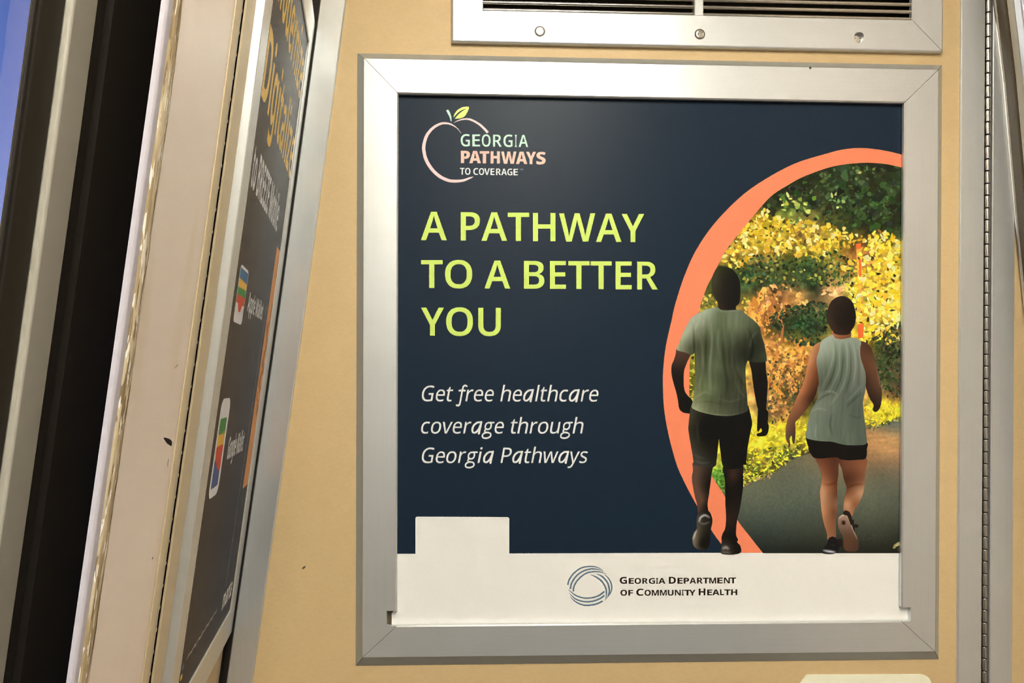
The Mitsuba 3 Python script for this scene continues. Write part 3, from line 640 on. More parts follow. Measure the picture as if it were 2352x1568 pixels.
# ------------------------------------------------------------------ leaning trims of the right side wall
structure('trim_7', extrude([(0.0032, -0.012), (0.0072, -0.012), (0.0072, 0.0008), (0.0062, 0.0016), (0.0042, 0.0016), (0.0032, 0.0008)], 0.0, TOP, right, 0.03), 'aluminium_edge', label='bright thin edge of the leaning right corner trim')
structure('trim_8', extrude([(0.0072, -0.03), (0.0222, -0.03), (0.0222, 0.0004), (0.0072, 0.0004)], 0.0, TOP, right, 0.03), 'brown_trim', label='brown leaning corner channel at the upper right')
structure('trim_5', extrude(rnd(0.0222, 0.0372, -0.03, -0.0010, 0.0025), 0.0, TOP, right, 0.03), 'grey_enamel', label='grey brown leaning strip at the upper right')
structure('trim_3', extrude(rnd(0.0374, 0.0512, -0.03, 0.0005, 0.002), 0.0, TOP, right, 0.03), 'daylit_steel', label='steel strip of the leaning trim at the upper right, reflected daylight blue put into its colour')
structure('trim_4', extrude(rnd(0.0514, 0.5000, -0.03, -0.001, 0.002), 0.0, TOP, right, 0.03), 'cream_paint', label='cream panel beyond the leaning trim at the upper right')
# ------------------------------------------------------------------ narrow poster frame on the left side wall
BENDS = [CAM[2], CAM[2] + 0.12]                # heights where the side wall's slope changes
LF, LB = 0.0015, -0.0046                       # face of the rails, panel under them
lz0, lz1 = 1.2035, 1.7615                      # opening of the frame
lrect = (0.004, lz0 - 0.032, 0.2857, lz1 + 0.032)
lw = (0.0305, 0.032, 0.0262, 0.032)
lprof = lambda w: [(0.0, LB), (0.0, LF - 0.0006), (0.0006 / w, LF), (1 - 0.0010 / w, LF), (1.0, LF - 0.0008), (1.0, 0.0002), (1 - 0.007 / w, 0.0002), (1 - 0.007 / w, LB)]
def left_place(a, b, h):
    return left(a, b, h)
for k, side in enumerate(('left', 'bottom', 'right', 'top')):
    m = mitred(lrect, lw, lprof(lw[k]), left_place, cuts=BENDS)[side]
    put('picture_frame_001__rail', m, 'aluminium_v')
tag('picture_frame_001', 'narrow satin aluminium frame on the leaning left side wall seen edge-on', 'poster frame')

# ------------------------------------------------------------------ the narrow poster: dark sheet, yellow and white lettering
def lp(y_, z_, n=0.0):
    """Distance from the end wall, height -> point of the narrow poster."""
    s = np.asarray(y_, float) / 0.9863
    return left(s, np.asarray(z_, float), n)
def lput(key, shape, n, m, **kw):
    cut = [-9.0] + BENDS + [9.0]
    pieces = [g for a, b in zip(cut[:-1], cut[1:]) for g in geoms(shape.intersection(sbox(-9, a, 9, b)))]
    v, f = triangulate(shapely.MultiPolygon(pieces))
    return put(key, (lp(v[:, 0], v[:, 1], n), f), m, **kw)
# lettering runs from the camera side (large distance) towards the corner (small distance)
def lflip(shape, start, base):
    return affinity.affine_transform(shape, [-1, 0, 0, 1, start, base])
flat_mat('sheet_dark', (38, 38, 47), 0.22, 0.008)
flat_mat('print_yellow', (250, 205, 95), 0.4, 0.03)
flat_mat('print_white', (250, 247, 238), 0.4, 0.03)
flat_mat('print_orange', (226, 158, 96), 0.4, 0.03)
flat_mat('print_brown', (165, 110, 62), 0.4, 0.03)
flat_mat('print_grey', (150, 140, 135), 0.4, 0.03)
flat_mat('print_blue', (62, 112, 150), 0.4, 0.03)
flat_mat('print_navy', (70, 92, 140), 0.4, 0.03)
flat_mat('print_green', (62, 138, 70), 0.4, 0.03)
flat_mat('print_red', (222, 82, 58), 0.4, 0.03)
flat_mat('print_amber', (248, 196, 80), 0.4, 0.03)
sheet = sbox(0.0315 * 0.9863, lz0 - 0.004, 0.262 * 0.9863, lz1 + 0.004)
lput('narrow_poster__sheet', sheet, -0.00003, 'sheet_dark')
def width_of(shape): return shape.bounds[2] - shape.bounds[0]
def lline(key, text, height, start, end, base, m, style='pane', n=0.0):
    g = line_set(style, text, height)
    g = affinity.scale(g, (start - end) / width_of(g), 1, origin=(0, 0))
    g = affinity.translate(g, -g.bounds[0], 0)
    lput(key, lflip(g, start, base), n, m)
lline('narrow_poster__headline', 'Modernize', 0.0480, 0.243, 0.036, 1.7030, 'print_yellow')
lline('narrow_poster__headline', 'Digitalize', 0.0500, 0.2465, 0.027, 1.6275, 'print_yellow')
lline('narrow_poster__tagline', 'to BREEZE Mobile', 0.0300, 0.2420, 0.0765, 1.5660, 'print_white')
lline('narrow_poster__caption', 'Apple Wallet', 0.0150, 0.182, 0.094, 1.4830, 'print_white')
lline('narrow_poster__caption', 'Google Wallet', 0.0180, 0.180, 0.100, 1.3660, 'print_white')
lline('narrow_poster__caption', 'marta', 0.0190, 0.0880, 0.0390, 1.2190, 'print_white')
def rrect(x0, y0, x1, y1, r): return sbox(x0 + r, y0 + r, x1 - r, y1 - r).buffer(r)
# first pass icon: wallet of coloured cards
ic = rrect(0.1985, 1.4705, 0.2365, 1.5115, 0.005)
lput('narrow_poster__wallet_icon', ic, 0.00005, 'print_white')
for a, b, m in ((1.5010, 1.5085, 'print_blue'), (1.4955, 1.5010, 'print_amber'), (1.4900, 1.4955, 'print_green'), (1.4845, 1.4900, 'print_red')):
    lput('narrow_poster__wallet_icon__card', rrect(0.1998, a, 0.2352, b + 0.0008, 0.0006), 0.0001, m)
lput('narrow_poster__wallet_icon__card', blob([(0.226, 1.4850), (0.209, 1.4850), (0.2125, 1.4800), (0.2175, 1.4788), (0.2225, 1.4800)]), 0.0001, 'print_red')
# second icon: rounded white tile with four colours
ic = rrect(0.1990, 1.3430, 0.2365, 1.4155, 0.009)
lput('narrow_poster__wallet_icon', ic, 0.00005, 'print_white')
second = 'narrow_poster__wallet_icon_001'
for a, b, m in ((1.3500, 1.3720, 'print_navy'), (1.3890, 1.4010, 'print_green'), (1.3790, 1.3910, 'print_amber')):
    lput(second + '__card', rrect(0.2055, a, 0.2315, b, 0.002), 0.0001, m)
lput(second + '__card', Polygon([(0.2315, 1.3805), (0.2055, 1.3805), (0.2055, 1.3615), (0.212, 1.3622), (0.222, 1.3665), (0.2290, 1.3715), (0.2315, 1.3755)]).buffer(0.0003), 0.00015, 'print_red')
# orange panel at the far edge with a handset photograph
orange = Polygon([(0.0635, 1.3265), (0.0305, 1.3265), (0.0305, 1.556), (0.0600, 1.556)])
lput('narrow_poster__orange_panel', orange, 0.00005, 'print_orange')
rng = np.random.default_rng(5)
marks = union_all([Point(0.045 + rng.normal(0, 0.007), z).buffer(0.004 + 0.002 * rng.random()) for z in np.linspace(1.40, 1.50, 16)]).intersection(orange)
lput('narrow_poster__orange_panel__hand_print', marks, 0.0001, 'print_brown')
lput('narrow_poster__outline', LineString([(0.0730, 1.500), (0.0780, 1.40), (0.0810, 1.30), (0.0830, 1.240)]).buffer(0.0007), 0.00005, 'print_grey')
crease = []
for y_ in np.linspace(0.117, 0.231, 24):
    crease.append((y_, 1.2290 + 0.0006 * math.sin(y_ * 400) - 0.004 * abs(y_ - 0.117) * 0))
cr = union_all([LineString([crease[k], crease[k + 1]]).buffer(0.0006 + 0.0011 * rng.random() * math.sin(math.pi * (k + 1) / 25)) for k in range(23)])
lput('narrow_poster__tear', cr, 0.00006, 'print_grey')
for y_, z_, m in ((0.2405, 1.2265, 'print_blue'), (0.2420, 1.2200, 'print_amber'), (0.2440, 1.2130, 'print_red')):
    lput('narrow_poster__colour_mark', rrect(y_ - 0.003, z_ - 0.002, y_ + 0.003, z_ + 0.002, 0.0012), 0.00006, m)
tag('narrow_poster', 'dark glossy poster with yellow and white lettering on the leaning left side wall', 'poster')
labels['narrow_poster__wallet_icon'] = {'label': 'white icon with stripes of blue, yellow, green and red'}
labels[second] = {'label': 'tall white icon with green, yellow, red and blue'}

# ------------------------------------------------------------------ left piano hinge, hinged cream panel and its chipped edge
hz0, hz1 = 0.86, 2.08
put('piano_hinge_001__leaf', extrude([(0.2862, -0.0054), (0.3148, -0.0054), (0.3148, LB - 0.0002), (0.3142, LB + 0.0004), (0.2870, LB + 0.0004), (0.2862, LB - 0.0002)], hz0, hz1, left), 'tan_enamel', label='tan enamelled leaf')
barrel('piano_hinge_001', 0.3170, -0.0078, 0.0019, hz0 + 0.002, hz1 - 0.02, 0.0134, lambda s, z, n: left(s, z, n), 'shaded_steel', 'tan_enamel')
put('piano_hinge_001__gap_shade', extrude([(0.2862, -0.0140), (0.3182, -0.0140), (0.3182, -0.0112), (0.2862, -0.0108)], hz0, hz1, left), 'brown_trim')  # dark strip painting the shade inside the hinge gap
tag('piano_hinge_001', 'slanting tan piano hinge on the left side wall beside the narrow frame', 'hinge')
a = np.linspace(0, math.pi / 2, 7)
put('access_panel__flange', extrude([(0.3183, -0.0115), (0.3262, -0.0115), (0.3262, -0.0054), (0.3183, -0.0056)], 0.0, TOP - 0.001, left), 'grey_enamel', label='narrow grey flange')
put('access_panel__rim', extrude([(0.3263, -0.0115), (0.3419, -0.0115), (0.3419, -0.0043), (0.3390, -0.0035), (0.3340, -0.0032), (0.3295, -0.0038), (0.3263, -0.0050)], 0.0, TOP - 0.001, left), 'tan_enamel', smooth=40, label='rounded tan rim')
put('access_panel__face', extrude([(0.3420, -0.0098), (0.4440, -0.0098), (0.4440, -0.0042), (0.3560, -0.0042), (0.3480, -0.0044), (0.3420, -0.0050)], 0.0, TOP - 0.001, left), 'cream_paint', label='pinkish cream painted face')
tag('access_panel', 'pinkish cream painted leaning panel left of the narrow poster', 'panel')

def chip(key, pts, m):
    q = np.array(curve(pts, True, 4))
    v, f = triangulate(Polygon(q).buffer(0))
    put(key, (left(v[:, 0], v[:, 1], -0.00410), f), m)
chip('access_panel__chip', [(0.3739, 1.3980), (0.3631, 1.3968), (0.3543, 1.3946), (0.3536, 1.3920), (0.3600, 1.3932), (0.3650, 1.3945)], 'dark_void')
chip('access_panel__chip', [(0.3565, 1.3838), (0.3556, 1.3850), (0.3550, 1.3812), (0.3558, 1.3800)], 'brown_trim')
chip('access_panel__chip', [(0.3603, 1.3316), (0.3592, 1.3308), (0.3600, 1.3302), (0.3612, 1.3308)], 'brown_trim')
chip('access_panel__chip', [(0.3735, 1.4346), (0.3660, 1.4372), (0.3590, 1.4394), (0.3650, 1.4366)], 'worn_edge')

# edge moulding whose paint has flaked along its length
zs = np.linspace(0.9, TOP - 0.001, 520)
cols = 9
rows = []
for z in zs:
    q = np.array([[z * 60, 3.1, k * 0.9] for k in range(cols)])
    nz = (mk_fbm(q, 4, 7) - 0.5)
    q2 = np.array([[z * 22, 9.0, 0.0], [z * 31, 17.0, 0.0], [z * 140, 23.0, 0.0]])
    w = mk_fbm(q2, 3, 11) - 0.5
    s0, s1 = 0.4450 + 0.003 * w[0] + 0.0022 * w[2], 0.4590 + 0.0022 * w[1]
    s = np.linspace(s0, s1, cols)
    n = -0.0042 + 0.0010 * np.sin(np.linspace(0, math.pi, cols)) + 0.0011 * nz * np.sin(np.linspace(0.15, math.pi, cols))
    n[0] = -0.0064; n[-1] = -0.0060
    rows.append(left(s, np.full(cols, z), n))
V = np.array(rows).reshape(-1, 3)
i = np.arange(len(zs) - 1)[:, None] * cols + np.arange(cols - 1)[None]
i = i.ravel()
F_ = np.vstack([np.stack([i, i + 1, i + cols + 1], 1), np.stack([i, i + cols + 1, i + cols], 1)])
back = left(np.linspace(0.4500, 0.4735, cols), 0.9, -0.02)
put('edge_moulding__flaked_strip', (V, F_), 'worn_edge', smooth=True, label='strip of flaked tan paint')
lip = [(0.4560, -0.0074), (0.4637, -0.0074), (0.4637, -0.0056), (0.4630, -0.0048), (0.4620, -0.0045), (0.4560, -0.0044)]
put('edge_moulding__base', extrude([(0.4442, -0.0098), (0.4558, -0.0098), (0.4558, -0.0066), (0.4442, -0.0066)], 0.0, TOP - 0.001, left), 'tan_enamel')
put('edge_moulding__lip', extrude(lip, 0.0, TOP - 0.001, left), 'edge_white', smooth=40, label='pale rounded lip')
tag('edge_moulding', 'chipped pale edge moulding between the cream panel and the dark doorway', 'moulding')

# ------------------------------------------------------------------ the doorway at the far left
D = -0.07
structure('door_2', extrude([(0.10, D), (0.336, D), (0.336, D - 0.016), (0.10, D - 0.016)], 0.0, TOP - 0.001, left), 'door_paint', label='dark door leaf in the recess at the far left')
structure('door_2__groove', extrude([(0.336, D - 0.012), (0.3474, D - 0.012), (0.3474, D - 0.016), (0.336, D - 0.016)], 0.0, TOP - 0.001, left), 'dark_void')
structure('door_2__seal', extrude(rnd(0.3474, 0.3668, D - 0.0026, D + 0.001, 0.003), 0.0, TOP - 0.001, left), 'rubber', label='black rubber door seal')
structure('door_2__edge_strip', extrude(rnd(0.3668, 0.3955, D - 0.0026, D + 0.0035, 0.0018), 0.0, TOP - 0.001, left), 'grey_enamel', label='satin aluminium strip along the door edge', smooth=35)
structure('door_2__seal', extrude(rnd(0.3955, 0.4215, D - 0.0026, D, 0.002), 0.0, TOP - 0.001, left), 'door_paint')
structure('door_2__glazing_bead', extrude(rnd(0.4215, 0.4250, D - 0.0026, D - 0.0004, 0.0008), 0.0, TOP - 0.001, left), 'rubber')
structure('door_2__lower_panel', extrude([(0.4250, D - 0.006), (0.66, D - 0.006), (0.66, D - 0.0026), (0.4250, D - 0.0026)], 0.0, 1.02, left), 'door_paint')
zz = np.linspace(1.02, TOP - 0.10, 18)
gp = np.vstack([left(np.array([0.4250, 0.66]), z, D - 0.0012) for z in zz])
k = np.arange(17) * 2
structure('window_5', (gp, np.vstack([np.stack([k, k + 1, k + 3], 1), np.stack([k, k + 3, k + 2], 1)])), 'pane_glass', label='bluish door window at the far left edge')
structure('door_2__head', extrude([(0.4250, D - 0.006), (0.66, D - 0.006), (0.66, D - 0.0026), (0.4250, D - 0.0026)], TOP - 0.10, TOP - 0.001, left), 'door_paint')
structure('door_2__stile', extrude([(0.66, D), (0.70, D), (0.70, D - 0.0026), (0.66, D - 0.0026)], 0.0, TOP - 0.001, left), 'door_paint')
# ------------------------------------------------------------------ the navy poster in the big frame (flat print: thin layers of ink on one sheet)
PH = 0.0012                                    # height of the sheet above the wall
LAYER = 0.00004
def ph(k): return PH + LAYER * k
flat_mat('ink_navy', (25, 39, 51), 0.36, 0.11)
flat_mat('paper_white', (253, 248, 228), 0.45)
flat_mat('ink_lime', (218, 240, 112), 0.45)
flat_mat('ink_cream', (250, 248, 232), 0.45)
flat_mat('ink_coral', (252, 140, 96), 0.45)
flat_mat('ink_mint', (205, 240, 208), 0.45)
flat_mat('ink_peach', (255, 202, 176), 0.45)
flat_mat('ink_pink', (250, 216, 204), 0.45)
flat_mat('ink_leaf', (232, 246, 130), 0.45)
flat_mat('ink_dark', (34, 25, 17), 0.45)
flat_mat('ink_steel', (98, 120, 132), 0.45)
flat_mat('ink_sky', (150, 178, 205), 0.45)

c1, c2, c3 = crop(1480, 320, 3.794), crop(1480, 590, 3.794), crop(1480, 860, 3.794)
sheet = Polygon([(906, 205), (2086, 226), (2082, 1390), (2093.5, 1391), (2093, 1436), (899.5, 1443), (899.5, 1408), (903, 1404)])
print_flat('poster__sheet', sheet, ph(0), 'paper_white', label='white paper sheet')
navy = Polygon([(906, 205), (2086, 226), (2084, 1267.5), (904, 1271.5)])
print_flat('poster__navy_field', navy, ph(1), 'ink_navy', label='navy blue field')
# plain white tab at the foot of the field
tab = Polygon([(954, 1189), (957, 1186), (1167, 1187), (1170, 1190), (1170, 1272), (954, 1273)])
print_flat('poster__white_tab', tab, ph(2), 'paper_white', label='plain white square tab')

# --- photograph printed inside the coral ring
ring_out = c1([(2290, 150), (2255, 135), (2080, 95), (1900, 75), (1750, 85), (1600, 120), (1300, 215), (1000, 380), (800, 535), (600, 745), (450, 965), (350, 1185), (270, 1430)]) \
    + c2([(235, 560), (190, 760), (165, 960), (162, 1150), (175, 1350), (215, 1567)]) + c3([(280, 780), (350, 940), (440, 1110), (580, 1350), (665, 1470), (735, 1565)])
ring_in = c1([(2290, 262), (2255, 250), (2100, 215), (1900, 205), (1650, 235), (1400, 320), (1250, 400), (1100, 500), (940, 680), (800, 850), (700, 985), (600, 1180), (540, 1300), (480, 1480)]) \
    + c2([(420, 720), (398, 900), (392, 1100), (396, 1330)]) + c3([(425, 560), (500, 730), (590, 885), (640, 965), (690, 1040), (810, 1265), (900, 1385), (1042, 1565)])
o, q = curve(ring_out, n=5), curve(ring_in, n=5)
ring = Polygon(np.vstack([o, q[::-1]])).buffer(0)
photo = Polygon(np.vstack([q, [(2084, 1272), (2084, 386)]])).buffer(0)

def P1(x, y): return (1480 + x / 3.794, 320 + y / 3.794)
def P2(x, y): return (1480 + x / 3.794, 590 + y / 3.794)
def P3(x, y): return (1480 + x / 3.794, 860 + y / 3.794)
def ctl(*groups):
    return [(fn(x, y), c) for fn, items in groups for x, y, c in items]

base_tone = tone(ctl(
    (P1, [(1500, 330, (36, 46, 22)), (1900, 260, (38, 42, 22)), (2200, 300, (34, 44, 22)), (1300, 480, (34, 40, 16)), (1750, 450, (40, 56, 30)), (2150, 550, (36, 54, 30)),
          (1100, 600, (40, 38, 8)), (1850, 650, (34, 46, 26)), (2150, 760, (28, 36, 18)), (1600, 560, (48, 62, 30)), (1050, 700, (200, 170, 40)), (1250, 620, (90, 110, 45)),
          (900, 800, (205, 175, 45)), (1150, 860, (196, 168, 44)), (1400, 820, (170, 130, 60)), (1650, 900, (170, 150, 45)), (1850, 820, (70, 66, 24)), (750, 980, (196, 160, 58)),
          (1000, 960, (206, 176, 50)), (1300, 1000, (140, 130, 40)), (1550, 980, (175, 155, 50)), (1000, 1060, (150, 120, 50)), (1180, 1060, (110, 110, 45)), (1450, 1060, (60, 76, 32)),
          (1900, 1000, (190, 120, 60)), (2100, 1000, (220, 185, 60)), (2200, 1250, (226, 196, 60)), (2000, 1300, (235, 205, 62)), (1800, 1300, (150, 140, 60)),
          (560, 1300, (64, 72, 26)), (900, 1150, (48, 66, 30)), (1050, 1200, (52, 70, 36)), (1500, 1180, (60, 72, 36)), (1300, 1150, (70, 86, 40))]),
    (P2, [(550, 380, (120, 116, 46)), (900, 250, (60, 84, 46)), (1150, 270, (80, 66, 36)), (1480, 280, (34, 46, 28)), (1640, 300, (225, 170, 100)), (960, 450, (200, 140, 58)),
          (1130, 430, (190, 120, 60)), (1350, 370, (205, 150, 80)), (1300, 520, (56, 70, 38)), (1480, 620, (34, 56, 32)), (1120, 600, (74, 60, 30)), (1090, 760, (196, 142, 66)),
          (1270, 820, (236, 172, 66)), (1400, 830, (244, 180, 68)), (1150, 930, (190, 130, 70)), (1350, 960, (236, 166, 70)), (950, 1000, (244, 190, 84)), (1000, 1150, (205, 150, 80)),
          (1150, 1030, (104, 84, 42)), (1300, 1080, (120, 86, 48)), (1280, 1200, (60, 72, 40)), (1150, 1220, (196, 150, 74)), (1400, 1300, (96, 92, 40)), (1240, 1330, (208, 148, 76)),
          (1130, 1380, (140, 104, 60)), (980, 1330, (216, 176, 92)), (2050, 400, (240, 208, 62)), (2200, 450, (232, 200, 66)), (1950, 680, (240, 200, 60)), (2100, 700, (58, 62, 32)), (2200, 800, (48, 66, 38)),
          (2050, 900, (58, 70, 38)), (2200, 1000, (96, 84, 50)), (2120, 1080, (66, 78, 42)), (2200, 1150, (96, 72, 46)), (2150, 1210, (150, 110, 60)), (1925, 1200, (240, 190, 100)), (410, 950, (150, 150, 40)), (410, 1150, (110, 110, 30))]),
    (P3, [(960, 400, (226, 206, 70)), (1150, 480, (240, 222, 50)), (1350, 450, (240, 220, 56)), (1000, 570, (240, 222, 56)), (1300, 570, (244, 226, 56)), (930, 680, (196, 186, 50)), (1100, 650, (170, 166, 46)),
          (1250, 650, (150, 150, 60)), (1390, 640, (120, 108, 48)), (950, 800, (128, 140, 40)), (1050, 740, (176, 168, 52)), (900, 900, (92, 112, 38)), (650, 900, (90, 150, 50)), (690, 1000, (120, 130, 60)), (640, 800, (200, 220, 70)),
          (2100, 270, (238, 222, 56)), (2200, 330, (240, 222, 60)), (1980, 350, (236, 214, 58)), (2000, 440, (120, 116, 60))])), 0.004)
road_tone = tone(ctl((P3, [
    (2150, 440, (112, 116, 98)), (2220, 400, (110, 120, 104)), (2000, 520, (196, 150, 96)), (2150, 560, (214, 166, 106)), (2050, 640, (206, 158, 100)), (2200, 680, (200, 154, 104)), (1990, 720, (168, 130, 88)), (2150, 780, (150, 124, 90)),
    (2050, 860, (116, 108, 82)), (2220, 950, (112, 108, 86)), (1950, 1000, (112, 114, 90)), (1400, 750, (122, 116, 86)), (1250, 850, (104, 106, 84)), (1450, 900, (112, 114, 92)), (1000, 1000, (108, 112, 88)), (1300, 1050, (98, 106, 86)),
    (1750, 1050, (104, 108, 86)), (900, 1150, (92, 100, 82)), (1200, 1250, (78, 88, 74)), (1600, 1250, (78, 84, 68)), (2100, 1200, (88, 92, 74)), (950, 1400, (54, 62, 52)), (1300, 1430, (52, 58, 48)), (2000, 1400, (60, 64, 50)),
    (1300, 1560, (30, 34, 28)), (2000, 1560, (32, 34, 26)), (2220, 1500, (36, 38, 28))])), 0.002)
road = blob([P3(*p) for p in ((640, 1060), (705, 1035), (865, 962), (960, 925), (1110, 872), (1200, 805), (1320, 725), (1430, 690), (1500, 660), (1800, 540), (1940, 474), (2060, 440), (2150, 408), (2260, 380), (2400, 360), (2400, 1700), (1400, 1700), (700, 1640))], 3)

def mottled(v, cell, amount, seed):
    p = np.stack([v[:, 0] / cell, v[:, 1] / cell, np.full(len(v), 0.37)], 1)
    return (mk_fbm(p, 3, seed)[:, None] - 0.5) * 2 * amount

def creases(v, amount, seed):
    p = np.stack([v[:, 0] / 5.0 + 0.6 * np.sin(v[:, 1] / 37.0), v[:, 1] / 46.0, np.full(len(v), 0.7)], 1)
    return (mk_fbm(p, 3, seed)[:, None] - 0.5) * 2 * amount
def base_fn(v):
    c = base_tone(v)
    c = c * (1 + mottled(v, 14, 0.75, 1)) + mottled(v, 7, 20, 4)
    return np.clip(c, 6, 255)
def road_fn(v):
    c = road_tone(v)
    p = np.stack([v[:, 0] / 26, v[:, 1] / 5, np.full(len(v), 0.2)], 1)
    streak = (mk_fbm(p, 3, 9)[:, None] - 0.5) * np.array([[46, 38, 28]]) * np.exp(-((v[:, 1:2] - 1010) / 55) ** 2)
    return np.clip(c * (1 + mottled(v, 3.0, 0.16, 2)) + streak, 6, 255)
pv = photo.intersection(sbox(1480, 300, 2084, 1270))
print_tone('poster__photo_print', pv.difference(road), ph(2), base_fn, 2.4, label='printed photograph of trees in evening light')
print_tone('poster__photo_print__road', pv.intersection(road), ph(2), road_fn, 2.4, label='printed asphalt path')

def ribbon_(points, widths):
    c = curve(points, n=8)
    w = np.interp(np.linspace(0, 1, len(c)), np.linspace(0, 1, len(widths)), widths)
    t = np.gradient(c, axis=0); t /= np.linalg.norm(t, axis=1, keepdims=True)
    nrm = np.stack([-t[:, 1], t[:, 0]], 1) * w[:, None] / 2
    return Polygon(np.vstack([c + nrm, (c - nrm)[::-1]])).buffer(0.05)
trunk = union_all([ribbon_([P2(985, 300), P2(1000, 400), P2(1015, 520), P2(1035, 660)], [3, 6, 8, 5]), ribbon_([P2(1230, 480), P2(1210, 580), P2(1195, 700), P2(1150, 860), P2(1120, 980)], [2, 5, 6, 6, 3]), ribbon_([P2(1030, 520), P2(1060, 430), P2(1075, 330)], [3, 3, 2])])
pole = Polygon([P1(1845, 930), P1(1890, 925), P1(1920, 1700), P1(1880, 1700)])
post = union_all([Polygon([P1(1842, 912), P1(1890, 905), P1(1890, 950), P1(1850, 960)]), Polygon([P1(1868, 1050), P1(1890, 1050), P1(1893, 1190), P1(1872, 1200)]), Polygon([P2(1856, 590), P2(1915, 575), P2(1907, 700), P2(1864, 710)])])
flat_mat('ink_rust', (240, 112, 52), 0.45)
flat_mat('ink_bark', (176, 108, 62), 0.45)
flat_mat('ink_pole', (238, 178, 70), 0.45)
print_flat('poster__photo_print__trunk', trunk, ph(2.5), 'ink_bark')
print_flat('poster__photo_print__marker_post', pole, ph(2.4), 'ink_pole')
print_flat('poster__photo_print__marker_post', post, ph(9.6), 'ink_rust', label='orange red bands of a post among the leaves')

# leaves of the printed trees: small shapes of ink, lighter and darker
rng = np.random.default_rng(11)
leaf_v, leaf_f, leaf_c = [], [], []
def leaf(x, y, size, colour, angle, kind=0):
    k = 9 if kind == 0 else 8
    t = np.linspace(0, 2 * math.pi, k + 1)[:-1]
    if kind == 0:                               # lobed
        r = size * (0.62 + 0.38 * np.abs(np.cos(1.5 * t + rng.random() * 3)) + rng.normal(0, 0.12, k))
        px, py = r * np.cos(t), r * np.sin(t) * 0.72
    else:                                       # pointed oval
        px, py = size * np.cos(t), size * 0.42 * np.sin(t) * (1 + 0.25 * np.cos(t)) + rng.normal(0, 0.05, k) * size
    ca, sa = math.cos(angle), math.sin(angle)
    n0 = sum(len(a) for a in leaf_v)
    leaf_v.append(np.stack([x + px * ca - py * sa, y + px * sa + py * ca], 1))
    leaf_f.append(np.stack([np.zeros(k - 2, int), np.arange(1, k - 1), np.arange(2, k)], 1) + n0)
    leaf_c.append(np.repeat(np.clip(np.asarray(colour, float), 4, 255)[None], k, 0))
def scatter(poly, count, sizes, colours, kind=0, jitter=14):
    x0, y0, x1, y1 = poly.bounds
    n = 0
    while n < count:
        x, y = rng.uniform(x0, x1), rng.uniform(y0, y1)
        if not (shapely.contains_xy(poly, x, y) and shapely.contains_xy(leaf_zone, x, y)):
            continue
        c = np.array(colours[rng.integers(len(colours))]) + rng.normal(0, jitter) + rng.normal(0, 5, 3)
        leaf(x, y, rng.uniform(*sizes), c, rng.uniform(0, 6.28), kind if kind is not None else rng.integers(2))
        n += 1
leaf_zone = pv.buffer(4).difference(road.buffer(3))
Z = lambda fn, pts: blob([fn(*p) for p in pts], 4)
greens_dark = Z(P1, [(1000, 600), (1250, 400), (1500, 300), (1800, 220), (2260, 240), (2260, 920), (2050, 790), (1880, 880), (1750, 790), (1500, 720), (1300, 600), (1180, 500), (1100, 640)])
scatter(greens_dark, 130, (7, 17), [(40, 56, 26), (46, 66, 32), (34, 42, 20), (54, 78, 40), (30, 36, 18), (38, 50, 26)], 0, 6)
scatter(greens_dark, 240, (2.5, 7), [(58, 84, 44), (70, 96, 50), (30, 34, 18), (48, 68, 36), (38, 50, 26)], None, 8)
sprig = Z(P1, [(1160, 520), (1240, 480), (1450, 480), (1520, 640), (1480, 740), (1350, 760), (1200, 700), (1180, 600)])
scatter(sprig, 46, (4, 9), [(126, 150, 62), (176, 190, 84), (92, 120, 50), (226, 226, 120)], None)
scatter(Z(P1, [(1580, 480), (1700, 480), (1760, 570), (1640, 600)]), 10, (4, 7), [(190, 200, 110), (110, 140, 70)], None)
scatter(Z(P1, [(1820, 250), (2000, 250), (2000, 340), (1840, 360)]), 9, (3, 6), [(210, 180, 130), (90, 116, 56)], None)
yellow_a = Z(P1, [(930, 700), (1050, 600), (1160, 680), (1350, 700), (1600, 740), (1800, 790), (1900, 850), (1780, 940), (1560, 1030), (1300, 1040), (1050, 1000), (900, 1080), (800, 1140), (650, 1080), (720, 960), (830, 830)])
scatter(yellow_a, 170, (3.5, 8), [(100, 92, 26), (70, 66, 20), (130, 110, 36), (150, 104, 40)], None)
scatter(yellow_a, 330, (3.5, 9), [(252, 222, 74), (255, 236, 110), (240, 200, 56), (226, 186, 60), (255, 244, 150), (208, 170, 50)], None)
mid_green = Z(P1, [(820, 1080), (1000, 1000), (1250, 1050), (1480, 1010), (1750, 980), (1830, 1150), (1750, 1260), (1550, 1290), (1300, 1320), (1050, 1260), (860, 1300), (830, 1180)])
scatter(mid_green, 420, (2, 6), [(56, 84, 44), (46, 62, 30), (66, 96, 52), (40, 50, 24), (78, 104, 52), (36, 42, 20)], 0, 8)
scatter(mid_green, 60, (3, 6), [(150, 150, 60), (186, 176, 80), (120, 120, 50)], 0)
yellow_b = Z(P1, [(1890, 900), (2050, 800), (2270, 960), (2270, 1760), (1990, 1740), (1960, 1790), (1900, 1780), (1860, 1620), (1800, 1400), (1740, 1240), (1850, 1160), (1700, 1140), (1760, 1050), (1850, 1040)])
scatter(yellow_b, 170, (3.5, 8), [(120, 98, 28), (80, 66, 20), (170, 120, 50), (56, 52, 22)], None)
scatter(yellow_b, 430, (4, 10), [(255, 232, 66), (255, 242, 116), (250, 214, 52), (236, 190, 54), (255, 248, 160), (244, 222, 80)], None)
autumn = Z(P2, [(850, 460), (980, 370), (1050, 250), (1180, 400), (1210, 520), (1060, 600), (1200, 700), (1430, 720), (1430, 880), (1390, 1060), (1250, 1250), (1090, 1330), (1080, 900), (1030, 650), (960, 560)])
